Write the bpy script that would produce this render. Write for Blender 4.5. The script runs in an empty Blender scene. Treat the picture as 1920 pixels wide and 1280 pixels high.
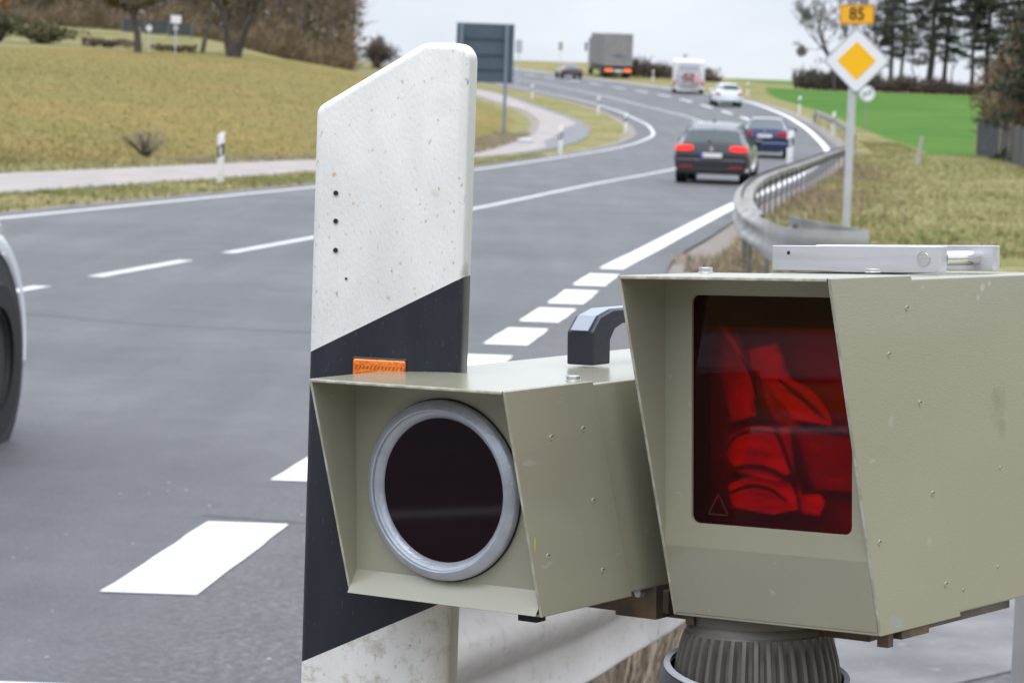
import bpy, bmesh, math, random, bisect
from mathutils import Vector, Matrix
import numpy as np
random.seed(7)
C=bpy.context.scene.collection
S=bpy.context.scene
R=math.radians
# ---------------------------------------------------------------- camera
CZ=1.55; FPX=5000.0
pitch=math.atan((640-215)/FPX); roll=R(2.0)
cam=bpy.data.cameras.new('camera'); co=bpy.data.objects.new('camera',cam); C.objects.link(co); S.camera=co
cam.sensor_width=36; cam.sensor_fit='HORIZONTAL'; cam.lens=36*FPX/1920
cam.clip_start=.05; cam.clip_end=5000
fwd=Vector((0,math.cos(pitch),-math.sin(pitch))); up0=Vector((0,math.sin(pitch),math.cos(pitch))); rt0=Vector((1,0,0))
rt=rt0*math.cos(roll)+up0*math.sin(roll)*1.0; up=up0*math.cos(roll)-rt0*math.sin(roll)
# camera right axis in world such that world-up leans right in the picture
rt=rt0*math.cos(roll)+up0*math.sin(roll); up=-rt0*math.sin(roll)+up0*math.cos(roll)
co.matrix_world=Matrix(((rt.x,up.x,-fwd.x,0),(rt.y,up.y,-fwd.y,0),(rt.z,up.z,-fwd.z,CZ),(0,0,0,1)))
cam.dof.use_dof=True; cam.dof.focus_distance=2.1; cam.dof.aperture_fstop=25.5
# ---------------------------------------------------------------- world and sun
W=bpy.data.worlds.new('World'); S.world=W; W.use_nodes=True
nt=W.node_tree; nt.nodes.clear()
SUN_EL=R(72); SUN_AZ=R(205)
sky=nt.nodes.new('ShaderNodeTexSky'); sky.sky_type='NISHITA'; sky.sun_disc=False; sky.sun_elevation=SUN_EL; sky.sun_rotation=SUN_AZ
tc=nt.nodes.new('ShaderNodeTexCoord'); mp=nt.nodes.new('ShaderNodeMapping'); mp.inputs['Scale'].default_value=(1,1,3.2)
nz=nt.nodes.new('ShaderNodeTexNoise'); nz.inputs['Scale'].default_value=3.4; nz.inputs['Detail'].default_value=7; nz.inputs['Roughness'].default_value=.55
cr=nt.nodes.new('ShaderNodeValToRGB'); cr.color_ramp.elements[0].position=.34; cr.color_ramp.elements[0].color=(5.9,6.5,7.6,1); cr.color_ramp.elements[1].position=.62; cr.color_ramp.elements[1].color=(7.9,8.2,8.7,1)
mx=nt.nodes.new('ShaderNodeMix'); mx.data_type='RGBA'; mx.inputs[0].default_value=.86
bg=nt.nodes.new('ShaderNodeBackground'); bg.inputs[1].default_value=.1
wo=nt.nodes.new('ShaderNodeOutputWorld')
L=nt.links.new
L(tc.outputs['Generated'],mp.inputs[0]); L(mp.outputs[0],nz.inputs['Vector']); L(nz.outputs[0],cr.inputs[0])
L(sky.outputs[0],mx.inputs[6]); L(cr.outputs[0],mx.inputs[7])
# an overcast dome is brighter overhead than at the horizon
sxz=nt.nodes.new('ShaderNodeSeparateXYZ'); L(tc.outputs['Generated'],sxz.inputs[0])
zr=nt.nodes.new('ShaderNodeMapRange'); zr.inputs[1].default_value=.04; zr.inputs[2].default_value=1; zr.inputs[3].default_value=1; zr.inputs[4].default_value=2.9; L(sxz.outputs[2],zr.inputs[0])
vm=nt.nodes.new('ShaderNodeVectorMath'); vm.operation='SCALE'; L(mx.outputs[2],vm.inputs[0]); L(zr.outputs[0],vm.inputs['Scale']); L(vm.outputs[0],bg.inputs[0]); L(bg.outputs[0],wo.inputs[0])
sl=bpy.data.lights.new('sun','SUN'); sl.energy=.9; sl.angle=R(25); sl.color=(1,.96,.9)
so=bpy.data.objects.new('sun',sl); C.objects.link(so)
sd=Vector((math.sin(SUN_AZ)*math.cos(SUN_EL),math.cos(SUN_AZ)*math.cos(SUN_EL),math.sin(SUN_EL)))
so.rotation_euler=(-sd).to_track_quat('-Z','Y').to_euler()
S.view_settings.view_transform='Standard'; S.view_settings.look='None'; S.view_settings.gamma=1; S.view_settings.exposure=.35
S.render.engine='CYCLES'
S.cycles.max_bounces=6; S.cycles.transparent_max_bounces=12
# ---------------------------------------------------------------- materials
def mat(name,col,rough=.6,metal=0.0,col2=None,scale=8.0,detail=5,lo=.4,hi=.65,bump=0,bscale=None,coat=0,crough=.06,emit=None,estr=0,spec=.5,stretch=None,speck=None,coord='Object'):
    m=bpy.data.materials.new(name); m.use_nodes=True; t=m.node_tree; b=t.nodes['Principled BSDF']
    b.inputs['Base Color'].default_value=(*col,1); b.inputs['Roughness'].default_value=rough; b.inputs['Metallic'].default_value=metal
    b.inputs['Specular IOR Level'].default_value=spec; b.inputs['Coat Weight'].default_value=coat; b.inputs['Coat Roughness'].default_value=crough
    if emit: b.inputs['Emission Color'].default_value=(*emit,1); b.inputs['Emission Strength'].default_value=estr
    if col2 is None and not bump and not speck: return m
    tcn=t.nodes.new('ShaderNodeTexCoord'); src=tcn.outputs[coord]
    if stretch:
        mpn=t.nodes.new('ShaderNodeMapping'); mpn.inputs['Scale'].default_value=stretch[:3]
        if len(stretch)>3: mpn.inputs['Rotation'].default_value=stretch[3:6]
        t.links.new(src,mpn.inputs[0]); src=mpn.outputs[0]
    cur=None
    if col2 is not None:
        n=t.nodes.new('ShaderNodeTexNoise'); n.inputs['Scale'].default_value=scale; n.inputs['Detail'].default_value=detail
        t.links.new(src,n.inputs['Vector'])
        r=t.nodes.new('ShaderNodeValToRGB'); r.color_ramp.elements[0].position=lo; r.color_ramp.elements[0].color=(*col,1); r.color_ramp.elements[1].position=hi; r.color_ramp.elements[1].color=(*col2,1)
        t.links.new(n.outputs[0],r.inputs[0]); cur=r.outputs[0]
    if speck:   # (colour, scale, threshold lo, hi)
        scol,ssc,slo,shi=speck[:4]
        n=t.nodes.new('ShaderNodeTexNoise'); n.inputs['Scale'].default_value=ssc; n.inputs['Detail'].default_value=3
        t.links.new(tcn.outputs[coord] if len(speck)<5 else src,n.inputs['Vector'])
        r=t.nodes.new('ShaderNodeMapRange'); r.inputs[1].default_value=slo; r.inputs[2].default_value=shi
        t.links.new(n.outputs[0],r.inputs[0])
        mm=t.nodes.new('ShaderNodeMix'); mm.data_type='RGBA'; t.links.new(r.outputs[0],mm.inputs[0])
        if cur: t.links.new(cur,mm.inputs[6])
        else: mm.inputs[6].default_value=(*col,1)
        mm.inputs[7].default_value=(*scol,1); cur=mm.outputs[2]
    if cur: t.links.new(cur,b.inputs['Base Color'])
    if bump:
        n=t.nodes.new('ShaderNodeTexNoise'); n.inputs['Scale'].default_value=bscale or scale*4; n.inputs['Detail'].default_value=4
        t.links.new(src,n.inputs['Vector'])
        bm_=t.nodes.new('ShaderNodeBump'); bm_.inputs['Strength'].default_value=bump; bm_.inputs['Distance'].default_value=.002 if (bscale or 0)>60 else .02
        t.links.new(n.outputs[0],bm_.inputs['Height']); t.links.new(bm_.outputs[0],b.inputs['Normal'])
    return m
# ---------------------------------------------------------------- object helpers
def tag(o,label=None,cat=None,group=None,kind=None):
    if label: o['label']=label
    if cat: o['category']=cat
    if group: o['group']=group
    if kind: o['kind']=kind
    return o
def empty(name,loc=(0,0,0),rz=0,label=None,cat=None,group=None,M=None):
    o=bpy.data.objects.new(name,None); C.objects.link(o); o.empty_display_size=.1
    if M is not None: o.matrix_world=M
    else: o.location=loc; o.rotation_euler=(0,0,rz)
    return tag(o,label,cat,group)
class MB:
    def __init__(s): s.v=[]; s.f=[]; s.m=[]; s.uv=None
    def add(s,vs,fs,mi=0):
        k=len(s.v); s.v+= [tuple(p) for p in vs]; s.f+=[tuple(i+k for i in f) for f in fs]; s.m+=[mi]*len(fs); return s
    def box(s,x0,x1,y0,y1,z0,z1,mi=0):
        return s.add([(x0,y0,z0),(x1,y0,z0),(x1,y1,z0),(x0,y1,z0),(x0,y0,z1),(x1,y0,z1),(x1,y1,z1),(x0,y1,z1)],[(0,3,2,1),(4,5,6,7),(0,1,5,4),(1,2,6,5),(2,3,7,6),(3,0,4,7)],mi)
    def hexa(s,a,b,mi=0):   # a, b: four corners each, prism between them
        n=len(a); vs=list(a)+list(b)
        return s.add(vs,[tuple(range(n))[::-1],tuple(range(n,2*n))]+[(i,(i+1)%n,n+(i+1)%n,n+i) for i in range(n)],mi)
    def cyl(s,p0,p1,r0,r1=None,n=12,mi=0,caps=True):
        r1=r0 if r1 is None else r1; p0=Vector(p0); p1=Vector(p1); d=(p1-p0)
        if d.length<1e-9: return s
        d.normalize(); a=Vector((0,0,1)) if abs(d.z)<.9 else Vector((1,0,0)); u=d.cross(a).normalized(); w=d.cross(u)
        vs=[];
        for p,r in ((p0,r0),(p1,r1)):
            for i in range(n):
                t=2*math.pi*i/n; vs.append(p+(u*math.cos(t)+w*math.sin(t))*r)
        fs=[(i,(i+1)%n,n+(i+1)%n,n+i) for i in range(n)]
        if caps: fs+=[tuple(range(n))[::-1],tuple(range(n,2*n))]
        return s.add(vs,fs,mi)
    def lathe(s,prof,n=48,axis='z',c=(0,0,0),mi=0,sc=(1,1),mod=None,closed=False):
        vs=[]
        for r,h in prof:
            for i in range(n):
                t=2*math.pi*i/n; rr=r+(mod(t,r,h) if mod else 0)
                a,b=rr*math.cos(t)*sc[0],rr*math.sin(t)*sc[1]
                vs.append((c[0]+a,c[1]+b,c[2]+h) if axis=='z' else (c[0]+a,c[1]+h,c[2]+b) if axis=='y' else (c[0]+h,c[1]+a,c[2]+b))
        m=len(prof); fs=[]
        for j in range(m-1 if not closed else m):
            k=(j+1)%m
            for i in range(n): fs.append((j*n+i,j*n+(i+1)%n,k*n+(i+1)%n,k*n+i))
        return s.add(vs,fs,mi)
    def tube(s,pts,r,n=8,mi=0):
        for a,b in zip(pts[:-1],pts[1:]): s.cyl(a,b,r,r,n,mi)
        return s
    def build(s,name,mats,parent=None,loc=None,rz=None,smooth=False,bevel=0,bseg=2,solid=0,M=None,recalc=True,angle=35,kind=None):
        me=bpy.data.meshes.new(name); me.from_pydata(s.v,[],s.f)
        if not isinstance(mats,(list,tuple)): mats=[mats]
        for m in mats: me.materials.append(m)
        if any(s.m): me.polygons.foreach_set('material_index',s.m)
        me.validate()
        if recalc and len(s.f)<60000:
            b=bmesh.new(); b.from_mesh(me); bmesh.ops.recalc_face_normals(b,faces=b.faces); b.to_mesh(me); b.free()
        o=bpy.data.objects.new(name,me); C.objects.link(o)
        if parent is not None: o.parent=parent
        if M is not None: o.matrix_world=M
        if loc is not None: o.location=loc
        if rz is not None: o.rotation_euler=(0,0,rz)
        if smooth:
            me.polygons.foreach_set('use_smooth',[True]*len(me.polygons))
            me.set_sharp_from_angle(angle=R(angle))
        if bevel:
            mo=o.modifiers.new('bevel','BEVEL'); mo.width=bevel; mo.segments=bseg; mo.limit_method='ANGLE'; mo.angle_limit=R(30)
            me.polygons.foreach_set('use_smooth',[True]*len(me.polygons)); mo.harden_normals=True
        if solid:
            mo=o.modifiers.new('solid','SOLIDIFY'); mo.thickness=solid; mo.offset=0
        if kind: o['kind']=kind
        return o
def copy_tree(o,parent=None):
    c=o.copy(); C.objects.link(c)
    if parent is not None: c.parent=parent
    for ch in list(o.children): copy_tree(ch,c)
    return c
def pchip(pts):
    xs=[p[0] for p in pts]; ys=[p[1] for p in pts]; n=len(xs)
    d=[(ys[i+1]-ys[i])/(xs[i+1]-xs[i]) for i in range(n-1)]
    m=[d[0]]+[(0.0 if d[i-1]*d[i]<=0 else 2*d[i-1]*d[i]/(d[i-1]+d[i])) for i in range(1,n-1)]+[d[-1]]
    def f(x):
        if x<=xs[0]: return ys[0]+m[0]*(x-xs[0])
        if x>=xs[-1]: return ys[-1]+m[-1]*(x-xs[-1])
        lo=0
        while xs[lo+1]<x: lo+=1
        h=xs[lo+1]-xs[lo]; t=(x-xs[lo])/h
        return ((1+2*t)*(1-t)**2*ys[lo]+t*(1-t)**2*h*m[lo]+t*t*(3-2*t)*ys[lo+1]+t*t*(t-1)*h*m[lo+1])
    return f
h_raw=pchip([(-80,0),(0,0),(55,0),(85,.16),(110,.5),(131,1.02),(161,2.1),(185,3.1),(250,5.4),(330,8.1),(370,8.9),(420,8.8),(700,4),(1600,1)])
YS=[]
_y=-70.0
while _y<1500:
    YS.append(_y); _y+= (.5 if -4<=_y<20 else 1.0 if _y<262 else 4.0 if _y<420 else 30.0)
HS=[h_raw(y) for y in YS]
def hY(y):
    import bisect
    if y<=YS[0]: return HS[0]
    if y>=YS[-1]: return HS[-1]
    i=bisect.bisect_right(YS,y)-1
    t=(y-YS[i])/(YS[i+1]-YS[i]); return HS[i]*(1-t)+HS[i+1]*t
def sst(a,b,x):
    t=min(1.0,max(0.0,(x-a)/(b-a))); return t*t*(3-2*t)
# plan curves x(Y): left edge line, centre line, right edge line, cycle path borders
xL=pchip([(-70,-21.7),(34.5,-6.53),(52,-3.99),(71,-1.1),(88.4,1.37),(102.7,3.63),(114.2,5.17),(126.8,6.35),(137.6,6.6),(147,6.3),(157,5.78),(166,4.94),(173,3.93),(182,2.32),(199,-.46),(250,-9.5),(330,-24),(420,-42)])
xC=pchip([(-70,-17.6),(21.5,-3.97),(31.75,-2.44),(43.3,-.72),(60.7,1.6),(78.2,4.5),(100,7.9),(120,9.7),(135,10.2),(150,9.72),(163.5,8.29),(179,6.2),(195,4.0),(215,1.0),(250,-5.2),(330,-19.5),(420,-37)])
xR=pchip([(-70,-12.5),(5,-1.62),(8.35,-1.27),(11,-.98),(18,-.19),(22,.27),(24.6,.54),(27.5,.87),(31.5,1.42),(36.2,2.05),(53.7,4.46),(75,7.7),(90,9.9),(108.4,12.4),(125.5,13.92),(145,15.18),(163,15.73),(176.4,15.5),(190,14.4),(215,10.5),(250,3.2),(330,-11),(420,-28)])
xRR=pchip([(-70,-9.5),(5,1.6),(14,1.5),(20,1.55),(26,1.5),(29,1.7),(36.2,2.65),(53.7,5.0),(75,8.3),(90,10.5),(108.4,13.1),(125.5,14.6),(145,15.8),(163,16.3),(176.4,16.1),(190,15.1),(215,11.2),(250,3.9),(330,-10.2),(420,-27)])
def xLL(y): return xL(y)-.55-.25*sst(100,130,y)
xPR=pchip([(-70,-25),(43.1,-8.4),(64,-5.0),(83,-1.5),(95,.5),(108,2.0),(120,2.9),(131.7,3.3),(141.5,3.0),(154,1.8),(177,-.9),(197,-4.4),(250,-14),(300,-25)])
xPF=pchip([(-70,-29),(54.2,-10.5),(64.8,-8.4),(74.9,-5.9),(88,-1.6),(103.8,-.3),(120.6,.7),(136.5,1.0),(151,.4),(163,-1.1),(180,-3.6),(197,-7.0),(250,-17),(300,-28)])
def T(x,y):
    z=hY(y)
    u=max(0.0,xPF(y)-1.2-x)
    import math
    if u>0: z+=2.7*(1-math.exp(-u/12))*sst(35,105,y)*(1-sst(200,275,y))
    if u>8 and y>176: z+=.9*sst(176,202,y)*(1-sst(215,290,y))*sst(8,16,u)
    w=sst(15,28,x)
    if w>0 and y>215:
        z=z*(1-w)+w*(min(z,hY(215)+(min(y,400)-215)*.021) if y<400 else min(z,hY(215)+3.9))
    # low mound under the roadside post
    mx=sst(-1.3,-.5,x)*(1-sst(1.6,2.4,x)); my=sst(-6,-3,y)*(1-sst(2.6,3.9,y))
    z+=.6*mx*my
    return z
# ---------------------------------------------------------------- ground
def axis_pts(segs):
    out=[]
    for a,b,st in segs:
        x=a
        while x<b-1e-6: out.append(x); x+=st
    return out
XS=axis_pts([(-700,-120,45),(-120,-45,7),(-45,-12,1.3),(-12,-3,.8),(-3,4,.4),(4,24,.75),(24,60,2.2),(60,140,9),(140,760,50)])
gv=[];gf=[];gc=[]
nx=len(XS)
green_b=pchip([(60,14.5),(94,15.0),(108,15.8),(113,17.2),(118,17.6),(137.6,18.3),(163,19.0),(191,18.4),(225,20.5),(300,26)])
def edge_line(px0,y0,px1,y1,x,y): pass
for y in YS:
    xa,xb=xLL(y),xRR(y); pf,pr=xPF(y),xPR(y)
    for x in XS:
        z=T(x,y)
        gv.append((x,y,z-.028))
        # masks: left field, green field, bare soil and gravel
        m1=sst(.6,2.0,pf-x)*sst(20,40,y)*(1-sst(300,330,y)) if y>0 else sst(.6,2.0,pf-x)
        edge=160+ (x+31)*2.0 if x>-31 else 160
        st_=sst(-3,5,y-edge) if x<-14 else 0; m1*=1-st_
        m2=sst(-.8,.8,x-green_b(y))*sst(108,113,y+max(0,(20-x))*.3)*(1-sst(228,236,y))
        if y>280 and x>24: m2=.55
        strip_=.36*st_ if y<230 else 0
        d=min(abs(x-xb),99) if x>xb else 99
        d2=min(abs(x-xa),99) if x<xa else 99
        m3=0
        if x>=xa-.2 and x<=xb+.2: m3=1
        m3=max(m3,1-sst(.25,1.1,d),.8*(1-sst(.15,.8,d2)))
        if y<22 and x>xb: m3=max(m3,1-sst(2.5,5,x-xb))*(1-sst(14,20,y)) if y<20 else m3
        m3=max(m3,.8*(1-sst(.1,.9,abs(x-pf))) if 30<y<240 else 0)
        m3=max(m3,strip_)
        gc.append((m1,m2,m3,1))
for j in range(len(YS)-1):
    for i in range(nx-1):
        a=j*nx+i; gf.append((a,a+1,a+nx+1,a+nx))
me=bpy.data.meshes.new('ground'); me.from_pydata(gv,[],gf)
ca=me.color_attributes.new('mask','FLOAT_COLOR','POINT'); ca.data.foreach_set('color',[c for q in gc for c in q])
me.polygons.foreach_set('use_smooth',[True]*len(me.polygons))
gm=bpy.data.materials.new('ground_cover'); gm.use_nodes=True; t=gm.node_tree; b=t.nodes['Principled BSDF']; b.inputs['Roughness'].default_value=.95; b.inputs['Specular IOR Level'].default_value=.15
def N(t,k,**kw):
    n=t.nodes.new(k)
    for a,v in kw.items(): n.inputs[a].default_value=v
    return n
def noise(t,src,sc,det=5,ro=.6):
    n=t.nodes.new('ShaderNodeTexNoise'); n.inputs['Scale'].default_value=sc; n.inputs['Detail'].default_value=det; n.inputs['Roughness'].default_value=ro
    t.links.new(src,n.inputs['Vector']); return n.outputs[0]
def ramp(t,src,stops):
    r=t.nodes.new('ShaderNodeValToRGB'); e=r.color_ramp.elements
    e[0].position=stops[0][0]; e[0].color=(*stops[0][1],1); e[1].position=stops[-1][0]; e[1].color=(*stops[-1][1],1)
    for p,c in stops[1:-1]:
        k=e.new(p); k.color=(*c,1)
    t.links.new(src,r.inputs[0]); return r.outputs[0]
def mixc(t,f,a,b_,blend='MIX'):
    m=t.nodes.new('ShaderNodeMix'); m.data_type='RGBA'; m.blend_type=blend
    for k,v in ((0,f),(6,a),(7,b_)):
        if hasattr(v,'links'): t.links.new(v,m.inputs[k])
        else: m.inputs[k].default_value=v if k==0 else (*v,1)
    return m.outputs[2]
geo=t.nodes.new('ShaderNodeNewGeometry'); P=geo.outputs['Position']
at_=t.nodes.new('ShaderNodeAttribute'); at_.attribute_name='mask'; sep=t.nodes.new('ShaderNodeSeparateColor'); t.links.new(at_.outputs['Color'],sep.inputs[0])
n_f=noise(t,P,3.0,8,.75); n_m=noise(t,P,.35,5); n_l=noise(t,P,.12,3); n_g=noise(t,P,1.1,6,.8); n_ff=noise(t,P,14,6,.8)
verge=ramp(t,n_f,[(.30,(.105,.10,.032)),(.46,(.20,.175,.07)),(.56,(.29,.245,.125)),(.70,(.33,.26,.15))])
verge2=ramp(t,n_f,[(.30,(.07,.085,.02)),(.5,(.15,.16,.045)),(.7,(.26,.23,.10))])

vg=mixc(t,ramp(t,n_m,[(.42,(0,0,0)),(.6,(1,1,1))]),verge,verge2)
lf=ramp(t,n_f,[(.30,(.118,.108,.028)),(.5,(.196,.156,.050)),(.70,(.275,.205,.078))])
lf2=ramp(t,n_l,[(.35,(.88,.98,.88)),(.65,(1.06,1.0,.97))])
lf=mixc(t,1.0,lf,lf2,'MULTIPLY'); lf=mixc(t,1.0,lf,ramp(t,n_g,[(.32,(.68,.74,.68)),(.5,(1,1,1)),(.68,(1.24,1.19,1.16))]),'MULTIPLY')
gr=ramp(t,n_f,[(.3,(.042,.112,.012)),(.55,(.060,.150,.018)),(.75,(.090,.175,.028))])
gr=mixc(t,1.0,gr,ramp(t,n_g,[(.3,(.84,.88,.8)),(.7,(1.16,1.1,1.15))]),'MULTIPLY'); gr=mixc(t,1.0,gr,ramp(t,n_l,[(.38,(.80,.90,.78)),(.62,(1.20,1.05,1.15))]),'MULTIPLY')
dirt=ramp(t,n_ff,[(.3,(.15,.125,.10)),(.5,(.26,.225,.195)),(.7,(.38,.34,.31))])
dirt=mixc(t,ramp(t,n_m,[(.40,(0,0,0)),(.62,(.7,.7,.7))]),dirt,(.25,.225,.205))
# broken edges for the masks
def brk(o):
    a=t.nodes.new('ShaderNodeMath'); a.operation='ADD'; s_=t.nodes.new('ShaderNodeMath'); s_.operation='MULTIPLY_ADD'; s_.inputs[1].default_value=.9; s_.inputs[2].default_value=-.45
    t.links.new(n_f,s_.inputs[0]); t.links.new(o,a.inputs[0]); t.links.new(s_.outputs[0],a.inputs[1])
    r=t.nodes.new('ShaderNodeMapRange'); r.inputs[1].default_value=.35; r.inputs[2].default_value=.65; t.links.new(a.outputs[0],r.inputs[0]); return r.outputs[0]
c=mixc(t,brk(sep.outputs[0]),vg,lf); c=mixc(t,brk(sep.outputs[1]),c,gr); c=mixc(t,brk(sep.outputs[2]),c,dirt)
t.links.new(c,b.inputs['Base Color'])
bp=t.nodes.new('ShaderNodeBump'); bp.inputs['Strength'].default_value=.6; bp.inputs['Distance'].default_value=.08; t.links.new(n_f,bp.inputs['Height']); t.links.new(bp.outputs[0],b.inputs['Normal'])
me.materials.append(gm); go=bpy.data.objects.new('ground',me); C.objects.link(go); go['kind']='structure'

# ---------------------------------------------------------------- road sheets
def sheet(name,fa,fb,y0,y1,off,m,n=10,kind='structure',uvx=None,ys=None):
    ys=ys or ([y0]+[y for y in YS if y0+1e-4<y<y1-1e-4]+[y1]); v=[];f=[];uv=[]
    for y in ys:
        a,b_=fa(y),fb(y); z=hY(y)+off
        for i in range(n+1):
            x=a+(b_-a)*i/n; v.append((x,y,z)); uv.append((x-xR(y),y))
    for j in range(len(ys)-1):
        for i in range(n):
            k=j*(n+1)+i; f.append((k,k+1,k+n+2,k+n+1))
    me=bpy.data.meshes.new(name); me.from_pydata(v,[],f); ul=me.uv_layers.new(name='UVMap')
    for l in me.loops: ul.data[l.index].uv=uv[l.vertex_index]
    me.materials.append(m); o=bpy.data.objects.new(name,me); C.objects.link(o)
    if kind: o['kind']=kind
    return o
am=bpy.data.materials.new('asphalt'); am.use_nodes=True; t=am.node_tree; b=t.nodes['Principled BSDF']
geo=t.nodes.new('ShaderNodeNewGeometry'); P=geo.outputs['Position']
agg=noise(t,P,75,3,.7); big_=noise(t,P,.28,4,.55)
stm=t.nodes.new('ShaderNodeMapping'); stm.inputs['Rotation'].default_value=(0,0,R(8)); stm.inputs['Scale'].default_value=(1.5,.10,1); t.links.new(P,stm.inputs[0]); strk=noise(t,stm.outputs[0],1.0,4,.6)
a=ramp(t,agg,[(.25,(.036,.035,.037)),(.5,(.082,.081,.084)),(.66,(.110,.109,.111)),(.80,(.26,.25,.24))])
a=mixc(t,1.0,a,ramp(t,big_,[(.35,(.80,.80,.81)),(.65,(1.14,1.14,1.16))]),'MULTIPLY')
a=mixc(t,1.0,a,ramp(t,strk,[(.35,(.86,.86,.86)),(.65,(1.14,1.14,1.15))]),'MULTIPLY')
uvn=t.nodes.new('ShaderNodeTexCoord'); sx=t.nodes.new('ShaderNodeSeparateXYZ'); t.links.new(uvn.outputs['UV'],sx.inputs[0])
mr=t.nodes.new('ShaderNodeMapRange'); mr.inputs[1].default_value=-.25; mr.inputs[2].default_value=.5; t.links.new(sx.outputs[0],mr.inputs[0])
nearsep=t.nodes.new('ShaderNodeSeparateXYZ'); t.links.new(P,nearsep.inputs[0])
mr2=t.nodes.new('ShaderNodeMapRange'); mr2.inputs[1].default_value=34; mr2.inputs[2].default_value=18; t.links.new(nearsep.outputs[1],mr2.inputs[0])
mul=t.nodes.new('ShaderNodeMath'); mul.operation='MULTIPLY'; t.links.new(mr.outputs[0],mul.inputs[0]); t.links.new(mr2.outputs[0],mul.inputs[1])
coarse=ramp(t,noise(t,P,30,5,.85),[(.30,(.022,.022,.024)),(.48,(.068,.067,.068)),(.60,(.118,.115,.108)),(.70,(.30,.28,.25))])
a=mixc(t,mul.outputs[0],a,coarse); a=mixc(t,1.0,a,ramp(t,noise(t,P,2.6,8,.85),[(.3,(.76,.76,.76)),(.7,(1.24,1.24,1.23))]),'MULTIPLY')
t.links.new(a,b.inputs['Base Color']); b.inputs['Roughness'].default_value=.62; b.inputs['Specular IOR Level'].default_value=.45
bp=t.nodes.new('ShaderNodeBump'); bp.inputs['Strength'].default_value=.35; bp.inputs['Distance'].default_value=.006; t.links.new(agg,bp.inputs['Height']); t.links.new(bp.outputs[0],b.inputs['Normal'])
OFF=.0
sheet('road',xLL,xRR,-70,400,OFF,am,12)
pm=mat('path_asphalt',(.275,.24,.225),.85,col2=(.345,.30,.28),scale=1.2,bump=.3,bscale=40,coord='Object')
sheet('cycle_path',lambda y:xPF(y),lambda y:xPR(y)-.30*sst(60,90,y)-.9*sst(100,112,y)*(1-sst(128,138,y)),-70,225,OFF,pm,5)
pm2=mat('path_edge_asphalt',(.14,.14,.15),.8,col2=(.19,.19,.20),scale=2)
sheet('path_margin',lambda y:xPR(y)-.30*sst(60,90,y)-.9*sst(100,112,y)*(1-sst(128,138,y)),lambda y:xPR(y)+.15,-70,225,OFF-.002,pm2,2)
wm=mat('road_paint',(.74,.74,.73),.6,col2=(.80,.80,.79),scale=20,bump=.2,bscale=90,speck=((.34,.34,.34),55,.66,.74))
wm2=mat('worn_road_paint',(.56,.56,.54),.7,col2=(.42,.42,.41),scale=3,lo=.45,hi=.75,speck=((.22,.22,.23),40,.60,.72))
MO=OFF+.004
def line(name,f,w,y0,y1,m,off=MO): return sheet(name,lambda y:f(y)-w/2,lambda y:f(y)+w/2,y0,y1,off,m,1)
line('left_edge_marking',lambda y:xL(y),.17,20,390,wm2); line('left_edge_marking',lambda y:xL(y),.26,-60,19.99,wm)  # near piece, unseen, made brighter and wider so its reflection shows
line('centre_line_marking',lambda y:xC(y),.15,27.9,390,wm2)
for a0,a1 in ((23.4,26.35),(19.0,22.0),(14.5,17.5),(10,13),(5.5,8.5),(-3.5,-.5),(1,4),(-.5,1)):  # last short piece added, unseen, to make the lens reflection unbroken
    line('centre_dash_marking',lambda y:xC(y),.15,a0,a1,wm2)
line('right_edge_marking',lambda y:xR(y)+.13,.25,27.45,390,wm)
y=-11.05
DS=[(-1.9,-.4),(.6,2.1),(3.1,4.5),(5.45,6.98),(8.34,9.83),(11.0,12.5),(13.35,14.8),(15.65,17.1),(17.95,19.37),(20.05,21.5),(22.1,23.85),(24.6,26.45)]
for a0,a1 in DS:
    ys=[a0+(a1-a0)*k/6 for k in range(7)]
    rj=[random.uniform(-.006,.006) for _ in range(14)]
    sheet('block_marking',lambda y:xR(y)+.0+rj[min(6,int((y-a0)/(a1-a0)*6+.5))],lambda y:xR(y)+.30+rj[7+min(6,int((y-a0)/(a1-a0)*6+.5))],a0,a1,MO,wm,1,ys=sorted(ys+[q for q in YS if a0+.01<q<a1-.01]))
def lane2(y): return (xC(y)+xR(y))/2+.35
for k in range(12):
    y0=141+k*9.0
    line('lane_dash_marking',lane2,.22,y0,y0+5.0,wm)
# repair joints across the asphalt
jm=mat('bitumen_joint',(.055,.055,.06),.5)
def joint(pts,w,name='asphalt_joint'):
    v=[];f=[]
    q=[]
    for (a,b_) in zip(pts[:-1],pts[1:]):
        for k in range(8):
            s_=k/8; q.append((a[0]*(1-s_)+b_[0]*s_,a[1]*(1-s_)+b_[1]*s_))
    q.append(pts[-1])
    for i,(x,y) in enumerate(q):
        j=.012*math.sin(i*1.7)+.01*math.sin(i*.6); ww=w*(.5+.5*abs(math.sin(i*.9)))
        v+=[(x,y+j-ww/2,hY(y)+OFF+.002),(x,y+j+ww/2,hY(y)+OFF+.002)]
    for i in range(len(q)-1): f.append((2*i,2*i+2,2*i+3,2*i+1))
    mb=MB(); mb.add(v,f); return mb.build(name,jm,kind='structure',recalc=False)
joint([(-3.6,19.2),(-2.6,18.6),(-1.5,18.4),(-.9,18.5)],.05)
joint([(-1.15,9.98),(-.85,9.93),(-.55,9.84)],.02)

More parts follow.
